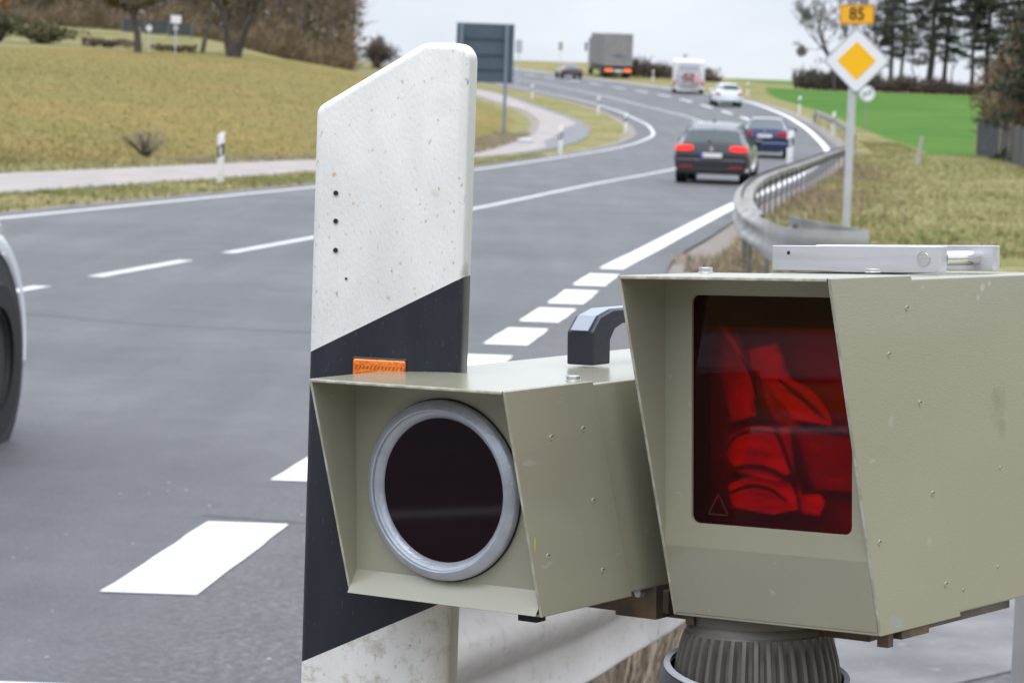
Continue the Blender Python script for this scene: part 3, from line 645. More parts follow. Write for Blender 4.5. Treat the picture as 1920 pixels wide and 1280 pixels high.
# rails under the small box and the bracket that joins the boxes
mb=MB(); mb.box(.150,.164,.075,.290,-H2-.006,-H2+.001); mb.build('under_rail',mat('under_rail_metal',(.10,.085,.085),.5),ln,bevel=.0006)
mb=MB(); mb.box(.166,.184,.050,.062,-H2-.005,-H2+.001); mb.build('under_lug',blk,ln,bevel=.0006)
br=empty('bracket'); br.parent=unit; br.matrix_local=Minv@MSm
mb=MB(); mb.box(.100,.195,.215,.300,-H2-.020,-H2-.001); mb.box(.150,.190,.205,.235,-H2-.024,-H2+.004); mb.build('bracket_block',rustm,br,bevel=.001)
mb=MB(); mb.box(.08,.36,.25,.29,-H2-.030,-H2-.012); mb.build('bracket_arm',rustm,br,bevel=.001)
mb=MB(); mb.cyl((.176,.205,-H2-.003),(.176,.199,-H2-.003),.0035,n=6); mb.build('bracket_screw',zinc,br)

# ---- tripod head under the large box
th=empty('tripod_head'); th.parent=unit; th.matrix_local=Minv@MBg
cx_,cy_=.0405,.137
plm=mat('grey_brown_plastic',(.115,.105,.088),.5,col2=(.15,.138,.118),scale=12,bump=.15,bscale=300)
mb=MB(); mb.lathe([(.0540,-.268),(.0540,-.2790),(.0560,-.2810),(.0572,-.2850)],64,'z',(cx_,cy_,0)); mb.build('neck',plm,th,smooth=True)
NR=40
def gear(t_,r,h): 
    a=(t_*NR/(2*math.pi))%1.0
    k=.5-.5*math.cos(2*math.pi*a); k=max(0,min(1,(k-.38)*2.6))
    return -.0068*(1-k)*min(1,max(0,(-.2875-h)/.007))
prof=[(.0572,-.2850),(.0585,-.2865),(.0605,-.291),(.0628,-.299),(.0652,-.309),(.0670,-.320),(.0678,-.332),(.0672,-.345)]
mb=MB(); mb.lathe(prof,NR*12,'z',(cx_,cy_,0),mod=gear); mb.build('ribbed_collar',plm,th,smooth=True,angle=50)
cup=empty('levelling_cup'); cup.parent=th; cup.location=(cx_,cy_,-.318); cup.rotation_euler=(R(3),R(8.5),0)
mb=MB(); mb.lathe([(.0700,.0),(.0745,.0005),(.0752,-.002),(.0735,-.004),(.0700,-.004)],72,'z'); mb.build('rim',mat('pale_grey_rim',(.62,.66,.74),.4),cup,smooth=True)
mb=MB(); mb.lathe([(.0735,-.002),(.0760,-.006),(.079,-.030),(.080,-.060),(.060,-.10),(.03,-.12),(.00001,-.12)],64,'z'); mb.build('bowl',mat('dark_grey_cast',(.06,.06,.065),.45,bump=.3,bscale=300),cup,smooth=True)
for a in (90,210,330):
    a=R(a+15); p0=Vector((.045*math.cos(a),.045*math.sin(a),.475)); p1=Vector((.30*math.cos(a),.30*math.sin(a),.0))
    base=Vector((.205,2.17,0))-Vector((.18,2.15,0))
    mb=MB(); mb.cyl(p0+base,p0.lerp(p1,.55)+base,.017,n=14); mb.cyl(p0.lerp(p1,.5)+base,p1+base,.012,n=14); mb.cyl(p0.lerp(p1,.52)+base,p0.lerp(p1,.58)+base,.021,n=14)
    mb.build('leg',mat('tripod_leg_dark',(.04,.04,.045),.4,metal=.3),unit,smooth=True)
# steel pole at the right edge
mb=MB(); mb.cyl((0,0,0),(0,0,1.12),.019,n=20); o=mb.build('steel_pole',mat('dull_galvanised',(.30,.30,.30),.5,metal=.3,col2=(.38,.38,.37),scale=9),None,loc=(.640,3.2,T(.64,3.2)-.15),smooth=True)
tag(o,'dull grey steel pole rising at the right edge below the large camera box','pole')
# ---------------------------------------------------------------- crash barriers
galv=mat('galvanised_steel',(.27,.27,.262),.6,metal=.15,col2=(.38,.378,.366),scale=1.6,bump=.1,bscale=30,speck=((.30,.28,.25),9,.62,.75))
galvd=mat('weathered_galvanised',(.13,.12,.11),.6,metal=.2,col2=(.36,.345,.32),scale=2.5,speck=((.19,.16,.13),14,.6,.72))
galvm=mat('mottled_galvanised',(.26,.25,.235),.6,metal=.15,col2=(.36,.35,.33),scale=1.3,bump=.2,bscale=12,speck=((.16,.14,.12),5,.55,.7))
WP=[(.000,.155),(.008,.150),(.012,.135),(.070,.108),(.080,.095),(.080,.070),(.070,.057),(.020,.028),(.010,.010),(.010,-.010),(.020,-.028),(.070,-.057),(.080,-.070),(.080,-.095),(.070,-.108),(.012,-.135),(.008,-.150),(.000,-.155)]
def smooth_path(pts,step=.25):
    out=[]; P_=[Vector(p) for p in pts]; P_=[P_[0]*2-P_[1]]+P_+[P_[-1]*2-P_[-2]]
    for i in range(1,len(P_)-2):
        a,b_,c_,d=P_[i-1:i+3]; n=max(2,int((c_-b_).length/step))
        for k in range(n):
            t_=k/n; out.append(.5*((2*b_)+(c_-a)*t_+(2*a-5*b_+4*c_-d)*t_*t_+(3*b_-a-3*c_+d)*t_**3))
    out.append(P_[-2]); return out
def rail(name,path,mat_,parent,side,zc=.595,drop=None,prof=None,flat=None):
    """path: ground-plan points; side +1 puts the corrugation to the left of the running direction"""
    prof=prof or WP; mb=MB(); vs=[]; n=len(prof)
    for i,p in enumerate(path):
        a=path[max(0,i-1)]; b_=path[min(len(path)-1,i+1)]; d=(b_-a); d=Vector((d.x,d.y)).normalized(); nr=Vector((-d.y,d.x))*side
        g=hY(p.y); dz=drop(i) if drop else 0; fo_=flat(i,len(path)) if flat else 1
        for o_,z in prof: vs.append((p.x+nr.x*o_*fo_,p.y+nr.y*o_*fo_,g+zc+z-dz))
    fs=[(i*n+k,i*n+k+1,(i+1)*n+k+1,(i+1)*n+k) for i in range(len(path)-1) for k in range(n-1)]
    mb.add(vs,fs); return mb.build(name,mat_,parent,smooth=True,solid=.004,recalc=False,angle=60)
def barrier_posts(path,spacing,parent,side,m,skip=0,first=None):
    acc=spacing-skip; 
    for i in range(1,len(path)):
        seg=(path[i]-path[i-1]).length; acc+=seg
        if acc>=spacing:
            acc=0; p=path[i]; d=(path[i]-path[i-1]).normalized(); nr=Vector((-d.y,d.x,0))*side; a=math.atan2(d.y,d.x)
            g=T(p.x,p.y); q=p-nr*.055; top=hY(p.y)+.70
            mb=MB(); 
            for x0,x1,y0,y1 in ((-.032,.032,-.004,.004),(-.032,-.026,-.02,.02),(.026,.032,-.02,.02)): mb.box(x0,x1,y0,y1,-.3,top-g)
            o=mb.build('barrier_post',m,parent,loc=(q.x,q.y,g)); o.rotation_euler=(0,0,a)
# main barrier: away along the right road edge, turned-in nose at its near end
nose=[Vector(p) for p in ((2.40,23.6,0),(2.55,22.0,0),(2.72,21.0,0),(2.74,20.75,0),(2.66,20.55,0),(2.5,20.42,0),(2.28,20.36,0),(2.12,20.6,0),(2.07,21.2,0),(2.08,22.3,0),(2.17,24.9,0))]
mainp=[Vector(p) for p in ((2.17,24.9,0),(2.33,27.6,0),(2.60,31.0,0),(3.15,36.6,0),(4.2,45.3,0),(6.35,60.1,0),(9.2,78.5,0),(10.85,88,0),(12.1,98.2,0),(13.2,107,0),(14.0,112,0))]
nb=empty('crash_barrier',(2.6,31,0),0,'long galvanised crash barrier with curled nose along the right road edge','crash barrier')
inv=Vector((2.6,31,0))
def shift(pts,v): return [p-v for p in pts]
# children are built in world coordinates, then moved under the empty
def adopt(par):
    for ch in par.children: ch.location=ch.location-par.location
np_=smooth_path(nose,.12); mp2=smooth_path(mainp,.5)
rail('nose_section',np_,galv,nb,1,flat=lambda i,n:.12+.88*sst(.62,.95,i/n)); 
cl=rail('rail_beam',mp2,galvm,nb,-1 if False else 1)
capm=mat('nose_top_edge',(.50,.51,.52),.45,metal=.3)
barrier_posts(mp2,2.0,nb,1,galvd,skip=.6)
barrier_posts(np_,2.6,nb,1,galvd,skip=.6)
# box spacer behind the beam
mb=MB(); vs=[]; pr=[(-.02,.10),(-.14,.10),(-.14,.02),(-.02,.02)]
for i,p in enumerate(mp2):
    a=mp2[max(0,i-1)]; b_=mp2[min(len(mp2)-1,i+1)]; d=(b_-a).normalized(); nr=Vector((-d.y,d.x,0))
    for o_,z in pr: vs.append((p.x+nr.x*o_,p.y+nr.y*o_,hY(p.y)+.60+z))
mb.add(vs,[(i*4+k,i*4+(k+1)%4,(i+1)*4+(k+1)%4,(i+1)*4+k) for i in range(len(mp2)-1) for k in range(4)])
mb.build('spacer_beam',galvd,nb)
adopt(nb)
# far barrier piece
fp=smooth_path([Vector(p) for p in ((16.75,151.5,0),(16.4,148.5,0),(15.95,136,0),(14.6,116,0))],1.0)
fb=empty('crash_barrier',(15.9,135,0),0,'far short crash barrier with sloping end beside the green field','crash barrier')
rail('rail_beam',fp,galvd,fb,-1,drop=lambda i:.5*max(0,1-i/4.0)); barrier_posts(fp,4.0,fb,-1,galvd); adopt(fb)
# near barrier piece passing behind the post and under the small box
npp=[Vector(p) for p in ((-.31,4.30,0),(-.22,4.40,0),(-.07,4.67,0),(.155,5.15,0),(.262,5.45,0),(.352,5.70,0),(.402,5.85,0),(.62,6.6,0),(.80,7.4,0))]
npp=[p+Vector((.066,-.022,0)) for p in npp]; n2=smooth_path(npp,.06)
NP=[(.030,.155),(.040,.14),(.07,.112),(.078,.092),(.072,.06),(.050,.032),(.042,.004),(.048,-.02),(.070,-.052),(.079,-.062),(.080,-.075),(.078,-.150),(.070,-.155)]
rb=empty('crash_barrier',(.3,5.6,0),0,'near dusty piece of crash barrier seen below the small camera box','crash barrier')
nearg=mat('dusty_galvanised',(.44,.41,.38),.5,metal=0,col2=(.56,.525,.49),scale=2.2,bump=.15,bscale=25,speck=((.34,.31,.28),40,.58,.75))
rail('rail_beam',n2,nearg,rb,1,zc=.595,prof=NP)
mb=MB()
def on_rail(px,py,zz,o_):
    best=min(range(1,len(n2)-1),key=lambda i:(n2[i]-Vector((px,py,0))).length); d=(n2[best+1]-n2[best-1]).normalized(); nr=Vector((-d.y,d.x,0))
    return n2[best]+nr*o_+Vector((0,0,zz)),d,nr
p,d,nr=on_rail(.262,5.235,.488,.083)
mb.hexa([p-d*.010+Vector((0,0,-.022)),p+d*.010+Vector((0,0,-.022)),p+d*.010+Vector((0,0,.022)),p-d*.010+Vector((0,0,.022))],[q_+nr*.004 for q_ in (p-d*.010+Vector((0,0,-.022)),p+d*.010+Vector((0,0,-.022)),p+d*.010+Vector((0,0,.022)),p-d*.010+Vector((0,0,.022)))])
mb.build('slot_hole',mat('slot_see_through',(.85,.85,.83),.6),rb)
mb=MB(); mb.hexa([p+d*.010+Vector((0,0,-.012)),p+d*.021+Vector((0,0,-.008)),p+d*.021+Vector((0,0,.026)),p+d*.010+Vector((0,0,.026))],[q_+nr*.005 for q_ in (p+d*.010+Vector((0,0,-.012)),p+d*.021+Vector((0,0,-.008)),p+d*.021+Vector((0,0,.026)),p+d*.010+Vector((0,0,.026)))])
mb.build('slot_edge',mat('slot_edge_dark',(.05,.05,.05),.6),rb)
barrier_posts(n2,1.62,rb,1,galvd,skip=1.52); adopt(rb)

# ---------------------------------------------------------------- far delineator posts
fw=mat('white_plastic',(.80,.80,.80),.5,col2=(.70,.70,.69),scale=5); fk=mat('black_plastic_band',(.03,.03,.035),.5)
fr_=mat('post_reflector',(.75,.76,.78),.25)
proto=None
def far_post(x,y,label,rz=0,h=1.0,sx=1):
    global proto
    if proto is None:
        proto=empty('delineator_post'); post_body('post_body',.13,.05,1.0,.72,.80,.50,.58,fw,fk,proto,.008)
        mb=MB(); mb.box(.045,.085,-.006,.0,.57,.72); mb.build('reflector',fr_,proto,bevel=.003); o=proto
    else: o=copy_tree(proto)
    o.location=(x-.06,y,T(x,y)-.03); o.rotation_euler=(0,0,rz); o.scale=(sx,1,h); tag(o,label,'delineator post','white delineator posts along the road')
far_post(-5.80,52.0,'white post with clear black band on the verge between road and cycle path',-.1,1.05)
far_post(1.42,91.3,'white post on the grass tip between cycle path junction and bend',0,1.05)
far_post(4.98,125.6,'white delineator post on the left verge at the apex of the bend line',.1)
far_post(4.46,152.6,'white delineator post left of the road beyond the bend apex, below the truck',.2)
far_post(.75,173.2,'farthest left delineator post, right beside the leg of the big dark sign',.2,.95)
far_post(17.1,164,'white delineator post at the green field edge near the sloping far barrier end',.1,1.1)
far_post(15.6,133,'white delineator post showing just left of the diamond sign pole',.1,1.2)
far_post(8.92,88.4,'white delineator post standing in front of the blue car at the barrier',-.05,1.2,1.6)
far_post(11.6,236,'small white delineator post by the hedge right of the truck',.2,1.0)
far_post(16.6,196,'small white delineator post right behind the white hatchback',.2,1.0)

# ---------------------------------------------------------------- signs
signg=mat('sign_back_grey',(.50,.52,.56),.5,metal=.2); whitem=mat('sign_white',(.80,.80,.84),.45); yel=mat('sign_yellow',(.95,.50,.002),.4); ora=mat('plate_orange',(.90,.44,.01),.45); inkm=mat('sign_black_ink',(.02,.015,.01),.6)
pgal=mat('sign_pole_grey',(.50,.52,.55),.45,metal=.25,col2=(.58,.60,.62),scale=3)
t0=empty('priority_road_sign',(4.575,37,T(4.575,37)),-.16,'white diamond sign with yellow centre under an orange plate reading 85','road sign')
mb=MB(); mb.cyl((0,0,-.1),(0,0,3.20),.055,n=18); mb.build('pole',pgal,t0,smooth=True)
def rounded_poly(pts,r,n=4):
    out=[]; m=len(pts)
    for i in range(m):
        p0,p1,p2=Vector(pts[i-1]),Vector(pts[i]),Vector(pts[(i+1)%m]); a=(p0-p1).normalized(); b_=(p2-p1).normalized()
        for k in range(n+1):
            t_=k/n; out.append(tuple((p1+a*r)*(1-t_)**2+p1*2*t_*(1-t_)+(p1+ b_*r)*t_*t_))
    return out
def plate(pts,y0,y1,name,m,parent,r=.04,bev=0):
    q_=rounded_poly(pts,r); mb=MB(); mb.hexa([(x,y0,z) for x,z in q_],[(x,y1,z) for x,z in q_]); return mb.build(name,m,parent)
zc=2.45; hd_=.455
dm=empty('diamond_plate',(.045,-.075,zc)); dm.parent=t0; dm.rotation_euler=(0,R(-1.5),0)
plate([(-hd_,0),(0,-hd_),(hd_,0),(0,hd_)],0,.030,'white_panel',whitem,dm,.05)
mb=MB()
def ringpoly(ro,ri,y):
    a=rounded_poly([(-ro,0),(0,-ro),(ro,0),(0,ro)],.05); b_=rounded_poly([(-ri,0),(0,-ri),(ri,0),(0,ri)],.045); n=len(a)
    mb.add([(x,y,z) for x,z in a]+[(x,y,z) for x,z in b_],[(i,(i+1)%n,n+(i+1)%n,n+i) for i in range(n)])
ringpoly(hd_-.004,hd_-.022,-.002); mb.build('rim_line',mat('sign_rim_grey',(.42,.43,.46),.5),dm)
iy=.265; plate([(-iy,0),(0,-iy),(iy,0),(0,iy)],-.004,-.0005,'yellow_centre',yel,dm,.012)
plate([(-hd_-.01,0),(0,-hd_-.01),(hd_+.01,0),(0,hd_+.01)],.031,.045,'back_frame',mat('sign_frame_dark',(.16,.17,.20),.5,metal=.3),dm,.05)
pl=empty('number_plate',(.02,-.075,3.08)); pl.parent=t0; pl.rotation_euler=(0,R(-1.5),0)
plate([(-.235,-.135),(.235,-.135),(.235,.135),(-.235,.135)],0,.02,'orange_panel',ora,pl,.03)
mb=MB(); 
a=rounded_poly([(-.228,-.128),(.228,-.128),(.228,.128),(-.228,.128)],.03); b_=rounded_poly([(-.214,-.114),(.214,-.114),(.214,.114),(-.214,.114)],.03); n=len(a)
mb.add([(x,-.003,z) for x,z in a]+[(x,-.003,z) for x,z in b_],[(i,(i+1)%n,n+(i+1)%n,n+i) for i in range(n)]); mb.build('border',mat('plate_border_brown',(.45,.18,.02),.5),pl)
def text(s_,size,loc,m,parent,name='lettering',rx=90,ext=.001,sx=1):
    cu=bpy.data.curves.new(name,'FONT'); cu.body=s_; cu.size=size; cu.extrude=ext; cu.align_x='CENTER'; cu.align_y='CENTER'; cu.offset=.004
    o=bpy.data.objects.new('tmp',cu); C.objects.link(o); dg=bpy.context.evaluated_depsgraph_get(); dg.update()
    me=bpy.data.meshes.new_from_object(o.evaluated_get(dg)); bpy.data.objects.remove(o); me.materials.clear(); me.materials.append(m)
    k=bpy.data.objects.new(name,me); C.objects.link(k); k.parent=parent; k.location=loc; k.rotation_euler=(R(rx),0,0); k.scale=(sx,1,1); return k
text('85',.235,(.0,-.004,0),inkm,pl,'number',sx=.92)
# round end-of-restriction sign
t1=empty('round_sign',(18.16,140.6,T(18.16,140.6)),0,'small round white sign with grey diagonal print on a thin brown pole','road sign')
mb=MB(); mb.cyl((0,0,-.1),(0,0,2.1),.05,n=10); mb.build('pole',mat('old_brown_pole',(.30,.26,.20),.7),t1,smooth=True)
mb=MB(); mb.cyl((0,-.09,1.95),(0,-.06,1.95),.43,n=32); mb.build('disc',whitem,t1)
gk=mat('sign_grey_print',(.36,.36,.38),.6)
mb=MB(); mb.lathe([(.43,-.093),(.40,-.095),(.385,-.093)],32,'y',(0,0,1.95)); 
for k in range(5):
    o_=(k-2)*.035; a=Vector((-.27+o_*.7,-.094,1.95-.27-o_*.7)); b_=Vector((.27+o_*.7,-.094,1.95+.27-o_*.7)); n_=Vector((-.007,0,.007)); mb.add([a-n_,b_-n_,b_+n_,a+n_],[(0,1,2,3)])
mb.box(-.26,-.06,-.097,-.094,1.91,2.02); mb.box(.06,.26,-.097,-.094,1.90,2.00); mb.build('print',gk,t1,recalc=False)
# big direction sign seen from behind
t2=empty('direction_sign',(-1.65,119,T(-1.65,119)),.03,'large dark blue-grey sign board seen from the back on two legs','road sign')
sb=mat('sign_back_dark',(.055,.085,.115),.6,col2=(.07,.10,.13),scale=1)
g_=T(-1.65,119); zt,zb=5.50-g_,2.92-g_
mb=MB(); mb.box(-1.28,1.28,0,.05,zb,zt); mb.build('panel',sb,t2,bevel=.01)
mb=MB()
for z in (zb+.55,zb+1.2,zb+1.9): mb.box(-.93,.93,-.05,-.003,z,z+.05)
mb.build('cross_rails',mat('rail_dark',(.035,.055,.08),.6),t2)
for x in (-1.06,.95):
    mb=MB(); mb.box(x-.07,x+.07,-.16,-.055,-.2,zt-.02); mb.build('leg',mat('leg_blue_grey',(.17,.21,.27),.5),t2)
mb=MB(); mb.box(-1.30,1.30,-.01,.06,zt,zt+.03); mb.build('top_edge',mat('edge_light',(.30,.34,.40),.5),t2)
def small_sign(x,y,zc_,w_,h_,label,m=whitem,round_=False,below=None,poleh=None,pm_=None):
    g=T(x,y); e=empty('small_sign',(x,y,g),0,label,'road sign')
    mb=MB(); mb.cyl((0,0,-.1),(0,0,zc_-g+h_/2),.045,n=8); mb.build('pole',pm_ or pgal,e,smooth=True)
    mb=MB()
    if round_: mb.cyl((0,-.08,zc_-g),(0,-.05,zc_-g),w_/2,n=20)
    else: mb.box(-w_/2,w_/2,-.08,-.05,zc_-g-h_/2,zc_-g+h_/2)
    mb.build('sign_plate',m,e,bevel=.01)
    if below: mb=MB(); mb.cyl((0,-.08,zc_-g-below),(0,-.05,zc_-g-below),.17,n=16); mb.build('lower_plate',mat('sign_pale_grey',(.5,.5,.52),.5),e)
    return e
small_sign(-22.24,172,6.85,.66,.5,'white rectangular sign in front of the left wood, highest of the pale signs',below=.55)
small_sign(-23.87,171.5,6.22,.40,.5,'small round white sign right next to the dark forked trunk in the field',round_=True)
small_sign(-24.75,172.5,6.14,.36,.42,'faint pale sign half hidden behind the left field tree',mat('sign_dull',(.50,.51,.52),.6),round_=True)
small_sign(-15.17,215,7.55,.62,.55,'white sign at the right end of the left wood')
small_sign(-.25,205,6.75,.50,1.0,'grey sign plate seen from behind just right of the big dark sign',mat('sign_back_pale',(.42,.43,.46),.5))
small_sign(4.6,322,9.9,.50,1.0,'dark slim sign on a pole at the crest of the road',mat('sign_far_brown',(.35,.33,.32),.6),pm_=mat('far_pole_pale',(.6,.62,.62),.6))
small_sign(-15.4,290,8.75,.5,.9,'tiny blue sign on the horizon left of the big white post',mat('sign_blue',(.10,.25,.55),.5))
small_sign(16.3,268,8.0,.34,.34,'tiny dark sign behind the hedge right of the truck',mat('sign_far_grey',(.4,.4,.42),.6))
# marker stake in the right bank
mb=MB(); mb.hexa([(-.06,-.05,-.2),(.06,-.05,-.2),(.06,.05,-.2),(-.06,.05,-.2)],[(-.05,-.04,1.05),(.05,-.04,1.05),(.05,.04,.97),(-.05,.04,.97)])
o=mb.build('marker_stake',mat('weathered_stake',(.42,.40,.37),.8,col2=(.33,.31,.28),scale=6),None,loc=(14.1,94.5,T(14.1,94.5)),bevel=.01); o.rotation_euler=(0,R(7),.2)
tag(o,'leaning weathered grey stake in the grass bank below the green field','stake')

# grey inspection cover/stone by the path junction
mb=MB(); mb.lathe([(.33,0),(.34,.10),(.28,.17),(.12,.20),(.00001,.205)],14,'z',mod=lambda t_,r,h:.02*math.sin(3*t_))
o=mb.build('boundary_stone',mat('pale_stone',(.38,.42,.46),.8,col2=(.48,.50,.52),scale=5),None,loc=(.25,107,T(.25,107)-.02),smooth=True); tag(o,'pale round boundary stone beside the cycle path bend','stone')

# grey-green mesh fence in front of the left wood
gf0=Vector((-27,197,0)); t5=empty('mesh_fence',(gf0.x,gf0.y,T(gf0.x,gf0.y)),0,'low blue-grey fence in front of the left wood, between the field trees','fence'); b5=Vector((gf0.x,gf0.y,T(gf0.x,gf0.y)))
xs5=[-29.4+k*1.7 for k in range(4)]
for i,x in enumerate(xs5):
    g=T(x,197); mb=MB(); mb.box(-.05,.05,-.05,.05,-.2,1.0); mb.build('fence_post',mat('fence_post_grey',(.12,.14,.15),.7),t5,loc=Vector((x,197,g))-b5)
    if i+1<len(xs5):
        x2=xs5[i+1]; g2=T(x2,197); mb=MB(); n=12
        for k in range(n):
            a0=x+(x2-x)*(k+.1)/n; a1=x+(x2-x)*(k+.95)/n; mb.hexa([(a0,196.97,g),(a1,196.97,g),(a1,197.03,g),(a0,197.03,g)],[(a0,196.97,g+.95),(a1,196.97,g+.95),(a1,197.03,g2+.95),(a0,197.03,g2+.95)])
        mb.v=[tuple(Vector(v_)-b5) for v_ in mb.v]; mb.build('fence_panel',mat('fence_blue_grey',(.045,.055,.06),.8,col2=(.065,.075,.078),scale=2),t5)
# fence at the far right
t3=empty('garden_fence',(18.2,104,T(18.2,104)),0,'dark board fence with pale wooden posts at the right edge below the brown bush','fence')
fpts=[(19.0,111.0),(19.35,107.5),(19.0,103.5),(18.55,99.5),(18.1,95.5),(17.6,91.5),(17.2,87.5),(16.9,83.5)]
wood=mat('pale_wood_post',(.42,.33,.19),.7,col2=(.30,.24,.15),scale=4); drk=mat('dark_boards',(.045,.047,.055),.8,col2=(.075,.075,.08),scale=3)
b0=Vector((18.2,104,T(18.2,104)))
for i,(x,y) in enumerate(fpts):
    g=T(x,y); mb=MB(); hgt=1.45+.03*(i%3)
    mb.box(-.06,.06,-.06,.06,-.3,hgt); o=mb.build('fence_post',wood if i<3 else mat('grey_wood_post',(.20,.16,.13),.8),t3,loc=Vector((x,y,g))-b0,bevel=.01)
    if i+1<len(fpts):
        x2,y2=fpts[i+1]; g2=T(x2,y2); a=Vector((x,y,g)); c_=Vector((x2,y2,g2)); d=(c_-a); dn=d.normalized(); nr=Vector((dn.y,-dn.x,0))*.03
        mb=MB(); n=14
        for k in range(n):
            p0=a+d*(k+.08)/n; p1=a+d*(k+.95)/n; top=1.38+random.uniform(-.03,.03)
            mb.hexa([p0+nr,p1+nr,p1-nr,p0-nr],[q_+Vector((0,0,top)) for q_ in (p0+nr,p1+nr,p1-nr,p0-nr)])
        mb.v=[tuple(Vector(v_)-b0) for v_ in mb.v]; mb.build('board_panel',drk,t3)
# ---------------------------------------------------------------- vehicles
tyre=mat('tyre_rubber',(.009,.009,.010),.75,bump=.2,bscale=60); rim=mat('alloy_rim',(.16,.165,.18),.35,metal=.7); dark=mat('dark_plastic',(.012,.012,.014),.55)
glass=mat('tinted_glass',(.010,.026,.032),.08,spec=.6,coat=.2); redl=mat('tail_light_lit',(.75,.02,.02),.2,emit=(1,.045,.03),estr=.75,coat=.5); redo=mat('tail_light',(.50,.01,.015),.2,coat=.5)
platem=mat('plate_white',(.75,.75,.72),.5); blue_=mat('plate_blue',(.02,.10,.55),.5); chrome=mat('badge_chrome',(.75,.76,.80),.2,metal=.8)
def wheel(parent,x,y,r,wd,spokes=10,rimm=rim):
    w_=empty('wheel',(x,y,r)); w_.parent=parent; s=1 if x>0 else -1
    mb=MB(); mb.lathe([(r*.66,-wd/2),(r*.93,-wd/2),(r*.985,-wd*.38),(r,-wd*.2),(r,wd*.2),(r*.985,wd*.38),(r*.93,wd/2),(r*.66,wd/2),(r*.64,0)],48,'x',closed=True); mb.build('tyre',tyre,w_,smooth=True)
    mb=MB(); f_=s*wd*.42
    mb.lathe([(r*.67,f_),(r*.63,f_*.98),(r*.62,f_*.6)],40,'x')
    for k in range(spokes):
        a=2*math.pi*k/spokes; u=Vector((0,math.cos(a),math.sin(a))); v_=Vector((0,-math.sin(a),math.cos(a)))
        c0=u*r*.12; c1=u*r*.64; q_=[c0-v_*r*.055,c1-v_*r*.045,c1+v_*r*.045,c0+v_*r*.055]
        mb.hexa([p+Vector((f_*.85,0,0)) for p in q_],[p+Vector((f_*.6,0,0)) for p in q_])
    mb.cyl((f_*.6,0,0),(f_*.92,0,0),r*.14,n=18); mb.build('rim',rimm,w_,smooth=True)
    mb=MB(); mb.cyl((f_*.25,0,0),(f_*.35,0,0),r*.62,n=32); mb.build('brake_disc',dark,w_)
    return w_
def car_body(parent,st,body,rear,front,paint,roofm=None,bev=0):
    """st: (y, zlow, wlow, zmid, wmid, zbelt, wbelt, zroof, wroof)"""
    sec=[]
    for (y,zl,wl,zm,wm_,zb,wb,zr,wr) in st:
        half=[(0,zl),(wl*.9,zl),(wl,zl+.05),(wm_-.01,zl+(zm-zl)*.55),(wm_,zm),(wm_*.99,zm+(zb-zm)*.6),(wb,zb),(wr,zr),(wr*.9,zr+.025),(wr*.55,zr+.045),(0,zr+.05)]
        sec.append([(x,y,z) for x,z in half]+[(-x,y,z) for x,z in half[-2:0:-1]])
    n=len(sec[0]); cabin=lambda i:st[i][7]-st[i][5]>.22
    pb=MB(); gs=MB(); gr_=MB(); gf_=MB(); rf_=MB()
    for s_ in sec: pb.v+=s_
    for i in range(len(sec)-1):
        for k in range(n):
            a,b_=k,(k+1)%n; f=(i*n+a,i*n+b_,(i+1)*n+b_,(i+1)*n+a)
            top= k in (7,8,9,10,11,12); side= k in (6,13)
            q_=[sec[i][a],sec[i][b_],sec[i+1][b_],sec[i+1][a]]
            if top and i in rear: gr_.add(q_,[(0,1,2,3)])
            elif top and i in front: gf_.add(q_,[(0,1,2,3)])
            elif side and (cabin(i) and cabin(i+1)): gs.add(q_,[(0,1,2,3)])
            else: pb.f.append(f); pb.m.append(0)
    pb.f.append(tuple(range(n))); pb.m.append(0); pb.f.append(tuple((len(sec)-1)*n+k for k in range(n))[::-1]); pb.m.append(0)
    pb.build('body',paint,parent,smooth=True,angle=42)
    # pillars: thin frames over the glass so the windows read as set in
    if gr_.f: gr_.build('rear_window',glass,parent,smooth=True,angle=60,recalc=False)
    if gf_.f: gf_.build('windscreen',glass,parent,smooth=True,angle=60,recalc=False)
    h=len(gs.f)//1
    L_=MB(); R_=MB()
    for f in gs.f:
        q_=[gs.v[i] for i in f]; (R_ if sum(p[0] for p in q_)>0 else L_).add(q_,[(0,1,2,3)])
    L_.build('side_windows',glass,parent,recalc=False); R_.build('side_windows',glass,parent,recalc=False)
    mb=MB()
    for i in range(len(sec)-1):
        if cabin(i) and cabin(i+1) and i%1==0 and st[i+1][0]-st[i][0]>.3:
            for k0,k1 in ((6,7),(14,13)):
                mb=MB()
                a=Vector(sec[i+1][k0]); b_=Vector(sec[i+1][k1]); o_=Vector((.012 if k0==6 else -.012,0,0)); d=Vector((0,.04,0))
                mb.hexa([a-d,a+d,b_+d,b_-d],[p+o_ for p in (a-d,a+d,b_+d,b_-d)]); mb.build('pillar',paint,parent)
    
    return sec
def lens(parent,pts,y0,y1,m,name='tail_light'):
    mb=MB(); mb.hexa([(x,y0,z) for x,z in pts],[(x,y1,z) for x,z in pts]); return mb.build(name,m,parent,bevel=.008)
def arches(parent,xs,ys,r,hw):
    for y in ys:
        for s in (-1,1):
            mb=MB(); mb.cyl((s*(hw-.25),y,.33),(s*(hw+.002),y,.33),r,n=32); mb.build('wheel_arch',dark,parent,smooth=True)
def plate_(parent,y,z,eu=True,wd=.52):
    mb=MB(); mb.box(-wd/2,wd/2,y-.015,y,z-.055,z+.055); p=mb.build('number_plate',platem,parent,bevel=.004)
    if eu: mb=MB(); mb.box(-wd/2-.002,-wd/2+.055,y-.018,y-.014,z-.055,z+.055); mb.build('blue_strip',blue_,p)
